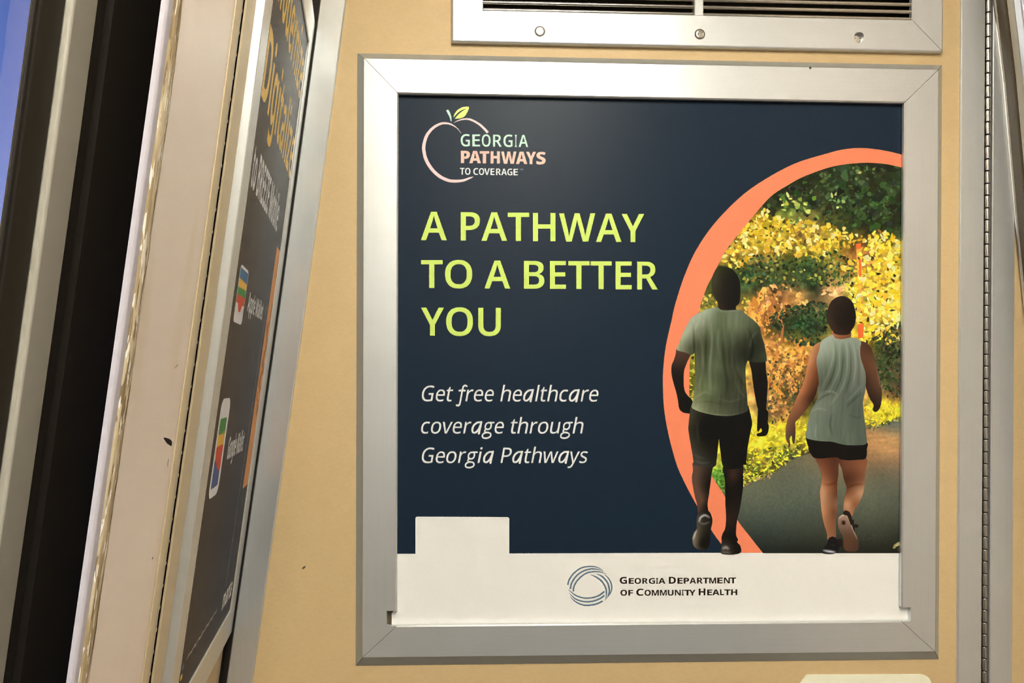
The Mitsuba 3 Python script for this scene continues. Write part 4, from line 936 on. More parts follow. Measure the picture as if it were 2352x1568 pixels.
for _ in range(46):
    while True:
        x, y = rng.uniform(*autumn.bounds[::2]), rng.uniform(*autumn.bounds[1::2])
        if shapely.contains_xy(autumn, x, y): break
    leaf(x, y, rng.uniform(9, 20), np.array([(236, 170, 72), (214, 142, 64), (250, 190, 84), (190, 120, 58)][rng.integers(4)]) + rng.normal(0, 8), 1.57 + rng.normal(0, 0.25), 1)
scatter(autumn, 330, (2, 6), [(226, 160, 70), (200, 134, 62), (244, 186, 84), (164, 106, 54), (255, 204, 108), (140, 96, 46)], 0, 10)
scatter(Z(P2, [(1080, 900), (1380, 900), (1380, 1400), (1090, 1420)]), 260, (2, 5.5), [(110, 84, 44), (84, 76, 40), (206, 150, 74), (60, 66, 36), (170, 118, 62)], None)
green_c = Z(P2, [(1060, 560), (1250, 440), (1560, 400), (1600, 620), (1500, 760), (1330, 760), (1200, 660)])
scatter(green_c, 330, (2, 6), [(46, 72, 40), (36, 54, 30), (56, 86, 48), (32, 40, 22)], 0, 7)
scatter(Z(P2, [(1050, 260), (1280, 260), (1280, 420), (1100, 430)]), 26, (3, 8), [(200, 140, 76), (60, 48, 26), (232, 176, 100)], None)
scatter(Z(P2, [(1310, 350), (1360, 305), (1410, 350), (1400, 410), (1320, 410)]), 12, (4, 8), [(236, 178, 92), (246, 196, 110)], None)
scatter(Z(P2, [(1550, 310), (1640, 250), (1730, 260), (1730, 330), (1620, 360)]), 16, (4, 8), [(248, 204, 130), (255, 216, 140), (236, 180, 110)], None)
green_d = Z(P2, [(1990, 700), (2090, 640), (2260, 600), (2260, 1190), (2080, 1180), (2020, 900)])
scatter(green_d, 330, (2, 6), [(46, 64, 36), (62, 82, 46), (38, 46, 26), (80, 84, 50), (98, 88, 54)], 0, 8)
scatter(Z(P2, [(490, 350), (600, 340), (640, 430), (500, 470), (470, 450)]), 26, (3, 7), [(150, 140, 56), (72, 90, 34), (208, 180, 70)], None)
scatter(Z(P2, [(840, 380), (900, 360), (900, 440), (850, 460)]), 12, (3, 7), [(216, 190, 80), (120, 120, 50)], None)
scatter(Z(P2, [(398, 860), (440, 850), (440, 1250), (400, 1250)]), 22, (3, 6), [(190, 180, 60), (90, 84, 24), (224, 200, 80)], None)
grass = Z(P3, [(930, 440), (1080, 440), (1240, 420), (1420, 400), (1430, 660), (1250, 740), (1100, 860), (940, 930), (860, 960), (880, 760)])
leaf_zone = pv.buffer(4)
scatter(grass, 240, (3, 7), [(255, 238, 50), (250, 226, 44), (236, 216, 60), (255, 246, 90)], 1, 8)
scatter(Z(P3, [(900, 700), (1100, 640), (1330, 620), (1440, 660), (1300, 730), (1110, 860), (940, 940), (865, 950)]), 190, (2.5, 6), [(130, 136, 40), (88, 104, 36), (190, 180, 60), (70, 76, 30), (210, 204, 80), (150, 120, 60)], 1)
scatter(Z(P3, [(595, 860), (650, 800), (690, 850), (705, 1010), (660, 1000), (610, 900)]), 44, (2.5, 6), [(96, 160, 54), (70, 120, 40), (140, 190, 74)], 1)
scatter(Z(P3, [(1930, 270), (2250, 240), (2250, 370), (2000, 440), (1930, 440)]), 90, (3, 6), [(255, 238, 60), (240, 220, 64), (250, 230, 50)], 1, 8)
scatter(Z(P3, [(1960, 470), (2060, 430), (2240, 365), (2240, 385), (2060, 450), (1980, 485)]), 30, (2, 5), [(110, 116, 50), (76, 80, 40), (190, 180, 120)], 1)
scatter(Z(P3, [(870, 960), (960, 910), (1110, 850), (1110, 900), (1000, 930)]), 22, (2, 5), [(190, 160, 104), (150, 130, 84), (80, 84, 40)], 1)
for x, y, sz, an, c in ((2190, 1490, 9, 2.3, (150, 142, 84)), (2215, 1475, 9, 2.6, (198, 188, 128)), (2225, 1510, 9, 2.0, (70, 66, 36))):
    leaf(*P3(x, y), sz, c, an, 1)
lv, lf, lc = np.vstack(leaf_v), np.vstack(leaf_f), np.vstack(leaf_c)
# each leaf a hair above the one before, all within the thickness of the ink
hh = np.repeat(ph(3) + np.linspace(0, 0.00025, len(leaf_v)), [len(a) for a in leaf_v])
put('poster__photo_print__leaves', (at(lv[:, 0], lv[:, 1], hh), lf), 'print', color=alb(lc), kind='stuff', label='printed yellow, green and orange leaves')
# --- the coral ring lies over the photograph
print_flat('poster__ring', ring.intersection(Polygon([(906, 205), (2084, 205), (2084, 1268), (906, 1271)])), ph(13), 'ink_coral', label='coral ring around the photograph')

# --- two walkers seen from behind, printed over ring and photograph
H1, H2, H3 = ph(14), ph(15), ph(16)
man, woman = 'poster__walker', 'poster__walker_001'
skin_man = tone(ctl((P2, [(300, 900, (64, 44, 32)), (270, 1000, (30, 22, 16)), (330, 1200, (20, 16, 12)), (350, 1320, (16, 14, 10)), (960, 950, (24, 20, 15)), (1010, 1200, (14, 12, 10)), (1030, 1500, (16, 14, 11))]),
                    (P3, [(460, 850, (92, 70, 54)), (520, 900, (50, 38, 30)), (570, 900, (26, 20, 16)), (500, 1100, (96, 68, 50)), (545, 1000, (30, 24, 18)), (540, 1150, (30, 22, 17)), (720, 870, (30, 22, 17)), (770, 880, (58, 38, 28)), (830, 900, (24, 18, 14)), (780, 1100, (26, 20, 15)), (720, 1250, (44, 30, 22)), (760, 1400, (20, 17, 13))])))
arm_l = blob([P2(*p) for p in ((285, 790), (350, 810), (415, 830), (400, 860), (372, 920), (347, 990), (343, 1080), (350, 1160), (380, 1210), (412, 1240), (424, 1285), (402, 1330), (412, 1362), (370, 1362), (330, 1350), (302, 1315), (293, 1250), (278, 1180), (252, 1090), (237, 1020), (237, 950), (256, 900), (272, 850))])
arm_r = blob([P2(*p) for p in ((915, 890), (1000, 890), (1050, 890), (1062, 1000), (1076, 1090), (1072, 1180), (1066, 1270), (1064, 1328), (1080, 1350), (1076, 1440), (1085, 1470), (1080, 1520), (1060, 1555), (1010, 1562), (980, 1556), (985, 1537), (1014, 1530), (1026, 1510), (1014, 1490), (996, 1520), (984, 1510), (984, 1440), (990, 1350), (988, 1320), (974, 1260), (960, 1180), (945, 1080), (934, 990))])
leg_l = blob([P3(*p) for p in ((432, 760), (590, 770), (585, 870), (576, 950), (562, 1050), (551, 1130), (557, 1210), (520, 1215), (470, 1205), (459, 1130), (440, 1060), (424, 980), (414, 900), (424, 830))])
leg_r = blob([P3(*p) for p in ((690, 800), (850, 780), (860, 880), (862, 960), (850, 1060), (830, 1180), (811, 1260), (801, 1330), (800, 1400), (812, 1450), (700, 1470), (672, 1440), (680, 1390), (704, 1340), (712, 1250), (706, 1120), (706, 1000), (700, 900))])
for name, limb in (('arm', arm_l), ('arm', arm_r), ('leg', leg_l), ('leg', leg_r)):
    print_tone(man + '__' + name, limb, H1, skin_man, 3.0)
dark_cloth = tone(ctl((P3, [(430, 420, (44, 42, 30)), (470, 450, (20, 18, 12)), (480, 600, (34, 32, 22)), (520, 730, (44, 44, 34)), (450, 720, (62, 60, 48)), (600, 560, (14, 12, 7)), (800, 500, (16, 14, 8)), (780, 720, (12, 11, 7)), (900, 560, (14, 13, 9))])))
shorts = Polygon(curve([P3(*p) for p in ((405, 270), (600, 300), (893, 270), (905, 270), (930, 370), (940, 430), (925, 500), (900, 640), (890, 740))], n=4).tolist() + [P3(888, 785), P3(850, 790), P3(848, 815), P3(695, 830), P3(675, 765), P3(660, 640), P3(650, 552), P3(641, 640), P3(625, 790), P3(600, 808), P3(520, 800), P3(432, 790), P3(420, 700), P3(395, 560), P3(382, 470), P3(388, 400)]).buffer(0)
print_tone(man + '__shorts', shorts, H2, lambda v: dark_cloth(v) + folds(v, [([P3(470, 390), P3(462, 480), P3(475, 600)], 3, 22), ([P3(440, 745), P3(500, 770), P3(570, 765)], 2.2, 26), ([P3(430, 690), P3(480, 720), P3(540, 735)], 2.2, 16)]), 3.0)
hair = tone(ctl((P2, [(620, 200, (58, 54, 34)), (640, 120, (52, 54, 26)), (700, 200, (26, 23, 14)), (800, 250, (16, 14, 8)), (720, 400, (22, 18, 12)), (610, 300, (52, 46, 28)), (690, 450, (40, 26, 18))])))
head = blob([P2(*p) for p in ((612, 125), (645, 80), (700, 82), (765, 105), (808, 155), (832, 215), (838, 290), (834, 370), (820, 412), (798, 430), (796, 470), (730, 480), (650, 468), (640, 430), (640, 400), (610, 350), (592, 290), (585, 230), (594, 170))])
print_tone(man + '__head', head, H2, hair, 3.0)
shirt_tone = tone(ctl((P2, [(470, 520, (196, 206, 172)), (560, 480, (176, 190, 156)), (340, 700, (190, 200, 160)), (310, 790, (168, 176, 138)), (400, 780, (92, 98, 72)), (400, 620, (196, 204, 170)), (650, 480, (120, 134, 100)), (780, 500, (122, 134, 104)), (650, 580, (112, 124, 88)), (760, 560, (122, 134, 100)), (650, 750, (86, 96, 66)),
    (850, 620, (108, 118, 86)), (920, 580, (96, 106, 76)), (980, 720, (48, 54, 38)), (1010, 860, (56, 64, 44)), (940, 870, (36, 42, 28)), (800, 760, (66, 72, 50)), (740, 900, (62, 68, 46)), (640, 950, (96, 108, 74)), (480, 760, (84, 90, 62)), (470, 900, (92, 98, 68)), (460, 1080, (110, 118, 78)), (540, 1000, (88, 98, 66)), (850, 1000, (72, 78, 54)), (720, 1080, (64, 70, 48)),
    (600, 1150, (110, 122, 84)), (470, 1250, (132, 140, 96)), (450, 1310, (170, 176, 132)), (640, 1250, (84, 92, 64)), (850, 1180, (66, 70, 48)), (850, 1290, (58, 62, 44)), (700, 1350, (92, 98, 70)), (560, 1350, (120, 126, 90))])))
shirt_folds = [([P2(580, 560), P2(588, 740), P2(568, 980), P2(574, 1180)], 3.2, 46), ([P2(470, 650), P2(500, 800), P2(505, 1000), P2(470, 1150)], 3.2, 26), ([P2(440, 640), P2(470, 560)], 2.0, 24), ([P2(500, 620), P2(520, 540)], 2.0, 22), ([P2(540, 600), P2(536, 780), P2(530, 1020)], 3.0, -26),
    ([P2(650, 620), P2(640, 760), P2(660, 900)], 3.4, 24), ([P2(690, 720), P2(690, 900), P2(720, 1100), P2(700, 1220)], 3.4, -26), ([P2(760, 640), P2(770, 800), P2(760, 980)], 3.4, 18), ([P2(900, 600), P2(950, 780), P2(912, 905)], 2.4, -30), ([P2(990, 640), P2(940, 700), P2(915, 800)], 2.2, 40), ([P2(420, 560), P2(432, 700), P2(436, 850)], 2.2, -46),
    ([P2(800, 980), P2(840, 1080), P2(885, 1140)], 2.6, -22), ([P2(790, 1080), P2(840, 1180), P2(890, 1230)], 2.4, 18), ([P2(420, 1240), P2(520, 1180), P2(600, 1200)], 2.8, 24), ([P2(430, 1270), P2(560, 1260), P2(700, 1290)], 2.4, -14), ([P2(640, 1230), P2(740, 1260), P2(860, 1225)], 2.2, 26), ([P2(470, 1345), P2(620, 1372), P2(780, 1375), P2(890, 1345)], 1.4, 34), ([P2(600, 448), P2(660, 468), P2(720, 474), P2(840, 468)], 1.4, 30)]
shirt = Polygon(np.vstack([curve([P2(*p) for p in ((600, 442), (640, 438), (665, 458), (720, 464), (800, 460), (845, 466), (900, 510), (975, 570), (1006, 615), (1020, 680), (1046, 760), (1068, 890), (1058, 910), (1000, 918), (920, 914))], n=4),
    curve([P2(*p) for p in ((903, 900), (882, 960), (886, 1100), (893, 1190), (900, 1290), (895, 1345), (780, 1380), (700, 1386), (600, 1376), (490, 1350), (430, 1325), (411, 1305), (426, 1240), (436, 1130), (442, 1000), (438, 838))], n=4),
    curve([P2(*p) for p in ((412, 854), (350, 830), (280, 808), (300, 760), (338, 660), (378, 580), (410, 530), (470, 490), (540, 456))], n=4)])).buffer(0)
print_tone(man + '__shirt', shirt, H3, lambda v: np.clip(0.88 * shirt_tone(v) + 0.7 * folds(v, shirt_folds) + creases(v, 15, 5), 8, 235), 2.2, label='olive green t-shirt')
shoe_l = blob([P3(*p) for p in ((470, 1205), (520, 1180), (562, 1190), (585, 1230), (593, 1280), (580, 1350), (574, 1400), (570, 1470), (545, 1520), (500, 1530), (450, 1512), (425, 1480), (417, 1430), (430, 1380), (457, 1340), (455, 1270))])
shoe_r = blob([P3(*p) for p in ((680, 1420), (705, 1375), (790, 1390), (810, 1460), (835, 1490), (843, 1545), (790, 1566), (700, 1566), (664, 1550), (670, 1490))])
shoe_tone = tone(ctl((P3, [(520, 1230, (40, 36, 28)), (470, 1280, (74, 66, 52)), (540, 1300, (40, 36, 26)), (440, 1450, (120, 110, 86)), (500, 1470, (20, 18, 12)), (550, 1480, (24, 20, 14)), (740, 1430, (22, 18, 13)), (700, 1500, (56, 50, 40)), (800, 1540, (22, 18, 12))])))
print_tone(man + '__shoe', shoe_l, H2, lambda v: np.clip(shoe_tone(v) + folds(v, [([P3(475, 1290), P3(490, 1245), P3(530, 1225), P3(575, 1250)], 2.4, 170), ([P3(480, 1290), P3(520, 1300), P3(575, 1280)], 2, 60), ([P3(425, 1440), P3(445, 1380), P3(462, 1350)], 1.8, 110)]), 8, 245), 2.0, label='dark trainer with a pale heel')
print_tone(man + '__shoe', shoe_r, H2, lambda v: np.clip(shoe_tone(v) + folds(v, [([P3(675, 1520), P3(710, 1505), P3(740, 1525)], 3.5, 110), ([P3(670, 1545), P3(760, 1552)], 1.6, 60)]), 8, 235), 2.0)

skin_w = tone(ctl((P2, [(1490, 800, (190, 130, 84)), (1450, 900, (206, 140, 92)), (1500, 930, (140, 84, 50)), (1420, 1050, (176, 112, 70)), (1480, 1080, (110, 64, 38)), (1380, 1180, (170, 106, 66)), (1420, 1220, (96, 56, 34)), (1300, 1320, (156, 100, 66)), (1370, 1330, (124, 78, 50)), (1270, 1450, (120, 80, 54)),
    (1720, 690, (150, 92, 58)), (1940, 800, (80, 52, 36)), (1900, 850, (96, 60, 40)), (1990, 950, (104, 68, 46)), (1950, 1050, (76, 48, 32)), (2040, 1100, (96, 64, 44)), (2000, 1200, (60, 40, 28)), (2030, 1310, (44, 30, 22))]),
    (P3, [(1260, 480, (112, 78, 54)), (1300, 540, (70, 50, 36)), (1560, 780, (120, 70, 46)), (1650, 780, (90, 50, 32)), (1570, 900, (150, 96, 62)), (1660, 900, (96, 56, 36)), (1560, 1020, (206, 152, 108)), (1620, 1000, (150, 96, 62)), (1665, 1050, (110, 68, 44)), (1590, 1200, (176, 120, 80)), (1650, 1200, (120, 76, 50)), (1630, 1380, (150, 100, 66)),
          (1760, 800, (110, 66, 44)), (1880, 820, (136, 84, 54)), (1800, 930, (90, 52, 34)), (1890, 920, (130, 84, 56)), (1800, 1040, (150, 98, 64)), (1880, 1030, (200, 150, 110)), (1770, 1130, (206, 152, 108)), (1830, 1130, (150, 96, 62)), (1790, 1200, (176, 124, 86))])))
arm_wl = blob([P2(*p) for p in ((1545, 735), (1480, 770), (1450, 820), (1430, 900), (1410, 1000), (1390, 1080), (1370, 1130), (1330, 1220), (1300, 1290), (1270, 1360), (1244, 1430), (1232, 1520))] + [P3(*p) for p in ((1234, 560), (1254, 605), (1250, 634), (1270, 628), (1270, 590), (1266, 560), (1284, 530), (1291, 585), (1305, 604), (1314, 560), (1318, 480), (1316, 420), (1340, 388), (1400, 318), (1450, 250), (1492, 180))] + [P2(*p) for p in ((1512, 1130), (1524, 1080), (1510, 930), (1520, 860), (1545, 780))])
arm_wr = blob([P2(*p) for p in ((1880, 735), (1950, 760), (1985, 810), (2010, 900), (2030, 980), (2050, 1080), (2070, 1160), (2068, 1240), (2055, 1310), (2020, 1350), (1990, 1330), (2000, 1290), (1970, 1240), (1945, 1180), (1925, 1100), (1915, 1000), (1885, 920), (1868, 840))])
leg_wl = blob([P3(*p) for p in ((1500, 715), (1690, 705), (1692, 800), (1690, 880), (1680, 960), (1681, 1060), (1678, 1180), (1668, 1300), (1665, 1430), (1600, 1440), (1590, 1380), (1565, 1300), (1545, 1200), (1535, 1100), (1530, 1020), (1545, 930), (1540, 850), (1520, 790))])
leg_wr = blob([P3(*p) for p in ((1688, 715), (1928, 720), (1923, 850), (1918, 960), (1905, 1040), (1870, 1120), (1830, 1180), (1810, 1235), (1740, 1200), (1738, 1110), (1750, 1040), (1765, 990), (1740, 910), (1725, 830), (1705, 780))])
neck_w = blob([P2(*p) for p in ((1640, 640), (1790, 640), (1790, 720), (1720, 730), (1650, 715))])
skin_fn = lambda v: np.clip(skin_w(v) + folds(v, [([P2(2000, 800), P2(2030, 950), P2(2062, 1150)], 1.6, 50), ([P3(1762, 985), P3(1840, 960), P3(1915, 955)], 2.2, -30), ([P3(1545, 940), P3(1600, 960), P3(1680, 940)], 2.4, -22)]), 8, 235)
for name, limb in (('arm', arm_wl), ('arm', arm_wr), ('leg', leg_wl), ('leg', leg_wr), ('neck', neck_w)):
    print_tone(woman + '__' + name, limb, H1, skin_fn, 2.6)
print_tone(woman + '__shorts', Polygon(curve([P3(*p) for p in ((1415, 545), (1540, 565), (1720, 590), (1932, 585), (1939, 650), (1930, 730), (1860, 742), (1770, 746), (1702, 736), (1690, 722), (1640, 722), (1500, 730), (1452, 692), (1430, 630))], True, 4)).buffer(0), H2, tone(ctl((P3, [(1500, 650, (16, 13, 10)), (1700, 680, (20, 16, 12)), (1900, 680, (14, 12, 10))]))), 4.0)
hair_w = tone(ctl((P2, [(1640, 420, (44, 32, 24)), (1720, 380, (38, 28, 20)), (1800, 480, (24, 17, 12)), (1700, 560, (30, 22, 16)), (1620, 560, (56, 40, 30)), (1740, 660, (40, 26, 18))])))
head_w = blob([P2(*p) for p in ((1588, 520), (1600, 450), (1630, 385), (1680, 350), (1730, 340), (1782, 360), (1816, 400), (1836, 460), (1844, 530), (1830, 600), (1804, 640), (1785, 672), (1720, 680), (1660, 670), (1640, 640), (1608, 590))])
print_tone(woman + '__head', head_w, H2, lambda v: np.clip(hair_w(v) + mottled(v, 4, 8, 8), 6, 120), 3.0)
tank_tone = tone(ctl((P2, [(1700, 735, (150, 162, 138)), (1560, 760, (170, 182, 158)), (1545, 860, (150, 160, 138)), (1640, 820, (140, 152, 128)), (1720, 900, (104, 116, 96)), (1830, 800, (136, 146, 126)), (1880, 950, (126, 132, 114)), (1560, 960, (112, 122, 102)), (1650, 1100, (92, 102, 84)), (1780, 1080, (100, 110, 92)), (1890, 1120, (104, 112, 96)), (1540, 1130, (92, 100, 82)),
    (1600, 1250, (112, 122, 102)), (1740, 1250, (92, 102, 86)), (1860, 1280, (86, 96, 82)), (1500, 1280, (120, 130, 110)), (1480, 1400, (120, 130, 110)), (1620, 1420, (100, 112, 94)), (1780, 1400, (94, 106, 88)), (1900, 1420, (86, 96, 80)), (1440, 1500, (126, 138, 118)), (1600, 1560, (100, 112, 92)), (1800, 1580, (98, 110, 92)), (1910, 1590, (86, 96, 80))])))
tank_folds = [([P2(1640, 740), P2(1645, 860), P2(1610, 1000), P2(1540, 1160)], 2.4, 26), ([P2(1664, 740), P2(1668, 900), P2(1630, 1060), P2(1550, 1200)], 1.8, -34), ([P2(1700, 735), P2(1702, 860), P2(1690, 1000), P2(1600, 1200)], 2.2, 34), ([P2(1725, 740), P2(1732, 900), P2(1710, 1060), P2(1640, 1220)], 1.8, -34), ([P2(1755, 735), P2(1768, 860), P2(1756, 1050), P2(1680, 1230)], 2.2, 36), ([P2(1782, 740), P2(1800, 880), P2(1790, 1060), P2(1740, 1200)], 1.8, -30), ([P2(1812, 735), P2(1836, 860), P2(1836, 1000), P2(1800, 1180)], 2.2, 28), ([P2(1850, 800), P2(1872, 950), P2(1860, 1120)], 1.8, -22),
    ([P2(1520, 1200), P2(1600, 1170), P2(1680, 1200), P2(1620, 1290)], 2.2, 26), ([P2(1450, 1320), P2(1540, 1230), P2(1640, 1180)], 2.0, -34), ([P2(1440, 1350), P2(1520, 1320), P2(1600, 1340)], 1.8, 22), ([P2(1760, 1260), P2(1840, 1180), P2(1900, 1110)], 2.2, 24), ([P2(1760, 1310), P2(1830, 1240), P2(1900, 1180)], 2.0, -24), ([P2(1640, 1360), P2(1620, 1450), P2(1640, 1560)], 1.6, -26), ([P2(1500, 1450), P2(1490, 1540), P2(1500, 1590)], 1.8, 26), ([P2(1600, 1480), P2(1610, 1580)], 1.8, 20), ([P2(1740, 1480), P2(1730, 1600)], 1.8, 18), ([P2(1780, 1370), P2(1850, 1400), P2(1900, 1380)], 1.8, -16)]
tank = Polygon(np.vstack([curve([P2(*p) for p in ((1545, 728), (1600, 694), (1642, 676), (1662, 704), (1720, 716), (1800, 702), (1862, 716), (1890, 742), (1880, 800), (1886, 880), (1912, 960), (1930, 1030), (1926, 1150), (1905, 1262))], n=4),
    curve([P3(*p) for p in ((1908, 300), (1922, 420), (1936, 545), (1930, 606), (1820, 616), (1730, 610), (1640, 586), (1540, 580), (1450, 566), (1409, 545), (1415, 480), (1430, 400), (1445, 330), (1475, 270), (1515, 200))], n=4),
    curve([P2(*p) for p in ((1508, 1160), (1520, 1090), (1511, 1000), (1500, 920), (1506, 860), (1526, 800), (1532, 760))], n=4)])).buffer(0)
print_tone(woman + '__top', tank, H3, lambda v: np.clip(tank_tone(v) + 0.85 * folds(v, tank_folds) + creases(v, 13, 6), 8, 235), 2.2, label='sage green sleeveless top')
shoe_wl = blob([P3(*p) for p in ((1608, 1425), (1650, 1412), (1690, 1450), (1702, 1500), (1682, 1540), (1640, 1562), (1560, 1558), (1549, 1536), (1580, 1490), (1600, 1460))])
print_tone(woman + '__shoe', shoe_wl, H2, lambda v: np.clip(22 + folds(v, [([P3(1552, 1530), P3(1610, 1540), P3(1672, 1548)], 2.6, 215), ([P3(1620, 1480), P3(1670, 1490)], 1.5, 20)]) * np.ones((1, 3)), 10, 245), 1.8, label='black trainer with a white sole')
sole = blob([P3(*p) for p in ((1690, 1250), (1712, 1226), (1745, 1218), (1782, 1240), (1802, 1290), (1816, 1340), (1842, 1390), (1863, 1450), (1863, 1520), (1830, 1542), (1762, 1537), (1737, 1500), (1732, 1420), (1702, 1360), (1687, 1310))])
sole_tone = tone(ctl((P3, [(1740, 1240, (170, 140, 116)), (1700, 1290, (140, 112, 92)), (1780, 1320, (130, 104, 84)), (1750, 1380, (104, 78, 58)), (1800, 1420, (96, 66, 46)), (1790, 1500, (92, 62, 44)), (1845, 1500, (80, 54, 40))])))
upper = blob([P3(*p) for p in ((1733, 1200), (1752, 1183), (1785, 1195), (1806, 1240), (1812, 1290), (1800, 1310), (1770, 1235), (1740, 1222))])
lace = union_all([blob([P3(*p) for p in ((1808, 1275), (1822, 1262), (1826, 1300), (1815, 1320))]), blob([P3(*p) for p in ((1826, 1310), (1848, 1303), (1867, 1320), (1850, 1334), (1830, 1326))]), blob([P3(*p) for p in ((1815, 1300), (1830, 1330), (1832, 1370), (1822, 1350))]), blob([P3(*p) for p in ((1680, 1440), (1712, 1430), (1724, 1450), (1722, 1500), (1700, 1480))])])
print_tone(woman + '__shoe', sole, H2, lambda v: np.clip(sole_tone(v) + folds(v, [([P3(1690, 1255), P3(1745, 1220), P3(1785, 1245), P3(1815, 1340), P3(1860, 1440)], 1.5, 90), ([P3(1736, 1270), P3(1736, 1310)], 3.6, -130)]), 8, 245), 1.8, label='raised trainer showing its brown sole')
print_flat(woman + '__shoe_001__lace', union_all([upper, lace]), H3, 'ink_dark', label='dark heel and laces')
labels[man] = {'label': 'printed man seen from behind in green t-shirt and black shorts'}
labels[woman] = {'label': 'printed woman seen from behind in sleeveless top and black shorts'}

# --- logo: outline of a peach with stem and leaf, three lines of lettering
L4 = crop(920, 230, 6.189)
def ribbon(points, widths):
    c = curve(points, n=8)
    w = np.interp(np.linspace(0, 1, len(c)), np.linspace(0, 1, len(widths)), widths)
    t = np.gradient(c, axis=0); t /= np.linalg.norm(t, axis=1, keepdims=True)
    nrm = np.stack([-t[:, 1], t[:, 0]], 1) * w[:, None] / 2
    return Polygon(np.vstack([c + nrm, (c - nrm)[::-1]])).buffer(0.05)
peach = union_all([
    ribbon(L4([(862, 470), (800, 395), (720, 345), (640, 327), (560, 338), (450, 405), (370, 510), (332, 640), (335, 740), (370, 860), (450, 985), (560, 1085), (690, 1142), (800, 1150), (900, 1138), (980, 1108), (1035, 1088)]), [0.6, 1.6, 3.4, 4.6, 5.4, 6.4, 7.2, 7.6, 7.8, 7.8, 7.6, 7.4, 7.0, 6.4, 5.4, 4.0, 1.0]),
    ribbon(L4([(758, 320), (820, 290), (900, 270), (970, 270), (1050, 300), (1130, 350), (1195, 410), (1240, 462)]), [0.5, 2.0, 3.4, 4.2, 4.6, 5.0, 5.4, 5.6])])
print_flat('poster__logo__peach_outline', peach, ph(4), 'ink_pink')
stem = union_all([ribbon(L4([(662, 140), (690, 190), (712, 250), (720, 300)]), [5.4, 5.4, 3.6, 1.4])])
print_flat('poster__logo__stem', stem, ph(4), 'ink_mint')
leaf_shape = blob(L4([(750, 270), (765, 200), (810, 140), (880, 100), (970, 97), (950, 170), (910, 230), (850, 258), (790, 262), (760, 265)]), 6)
vein = ribbon(L4([(748, 275), (790, 220), (850, 165), (925, 122)]), [3.4, 3.4, 3.0, 0.6])
print_flat('poster__logo__leaf', leaf_shape.difference(vein), ph(4), 'ink_leaf')

def lerp_line(x0, y0, x1, y1): return lambda x: y0 + (y1 - y0) * (x - x0) / (x1 - x0)
def row(cr, style, text, extents, top, bottom, slant=0.0, custom=None):
    """text set between measured edges; top and bottom = (y at the first letter, y at the last)."""
    f = cr([(0, 0), (1, 1)])
    ox, oy = f[0]; k = f[1][0] - f[0][0]
    ex = [(ox + a * k, ox + b * k) for a, b in extents]
    x0, x1 = ex[0][0], ex[-1][1]
    return line_fit(style, text, ex, lerp_line(x0, oy + bottom[0] * k, x1, oy + bottom[1] * k), lerp_line(x0, oy + top[0] * k, x1, oy + top[1] * k), slant, custom)

g = row(L4, 'logo', 'GEORGIA', [(855, 985), (1020, 1130), (1155, 1280), (1315, 1437), (1463, 1592), (1625, 1653), (1678, 1815)], (484, 495), (654, 667))
print_flat('poster__logo__lettering', g, ph(4), 'ink_mint')
g = row(L4, 'heavy', 'PATHWAYS', [(857, 986), (977, 1142), (1125, 1260), (1280, 1412), (1430, 1648), (1641, 1801), (1784, 1926), (1930, 2063)], (719, 738), (892, 912))
print_flat('poster__logo__lettering', g, ph(4), 'ink_peach')
g = row(L4, 'cond', 'TOCOVERAGE', [(845, 910), (918, 993), (1034, 1104), (1114, 1189), (1190, 1268), (1278, 1335), (1358, 1426), (1432, 1511), (1517, 1590), (1605, 1668)], (962, 976), (1057, 1068))
print_flat('poster__logo__lettering', g, ph(4), 'ink_cream')
g = row(L4, 'cond', 'T', [(1690, 1710)], (972, 972), (994, 994))
tm_m = LineString(L4([(1717, 994), (1717, 974), (1727, 990), (1738, 974), (1738, 994)])).buffer(0.55)
print_flat('poster__logo__lettering', union_all([g, tm_m]), ph(4), 'ink_steel')

# --- headline
L5 = crop(940, 460, 3.92)
g = [row(L5, 'semi', 'APATHWAY', [(105, 338), (463, 636), (650, 881), (886, 1080), (1113, 1317), (1349, 1675), (1681, 1911), (1912, 2116)], (101, 123), (357, 377)),
     row(L5, 'semi', 'TOABETTER', [(106, 301), (322, 567), (677, 909), (1032, 1217), (1266, 1411), (1432, 1624), (1633, 1823), (1857, 2003), (2052, 2238)], (537, 552), (788, 803)),
     row(L5, 'semi', 'YOU', [(105, 313), (332, 574), (621, 825)], (964, 968), (1217, 1219))]
for k in g:
    print_flat('poster__headline', k, ph(4), 'ink_lime')

# --- tagline in italics; three letters have italic forms of their own
def strokes(paths, w):
    return union_all([LineString(curve(p, closed)).buffer(w / 2) if not closed else Polygon(curve(p, True)).exterior.buffer(w / 2) for p, closed in paths])
W_ = 86
italic = {
    'a': strokes([([(455, 500), (400, 515), (300, 500), (180, 400), (110, 260), (95, 130), (130, 50), (210, 40), (300, 110), (380, 230), (430, 360)], False), ([(478, 530), (440, 350), (405, 180), (372, 0)], False)], W_),
    'f': strokes([([(640, 690), (560, 728), (470, 690), (425, 590), (385, 420), (330, 160), (290, -30), (245, -150), (180, -200), (95, -180)], False), ([(240, 490), (540, 490)], False)], W_),
    'g': strokes([([(360, 500), (460, 470), (490, 380), (440, 250), (320, 190), (210, 220), (180, 310), (230, 440)], True), ([(400, 500), (500, 500), (620, 505)], False), ([(250, 215), (170, 160), (160, 95), (230, 50), (350, 40)], False), ([(350, 42), (450, -10), (460, -100), (370, -180), (220, -215), (80, -190), (30, -110), (90, -10), (220, 45)], True)], 76)}
L6 = crop(940, 860, 5.107)
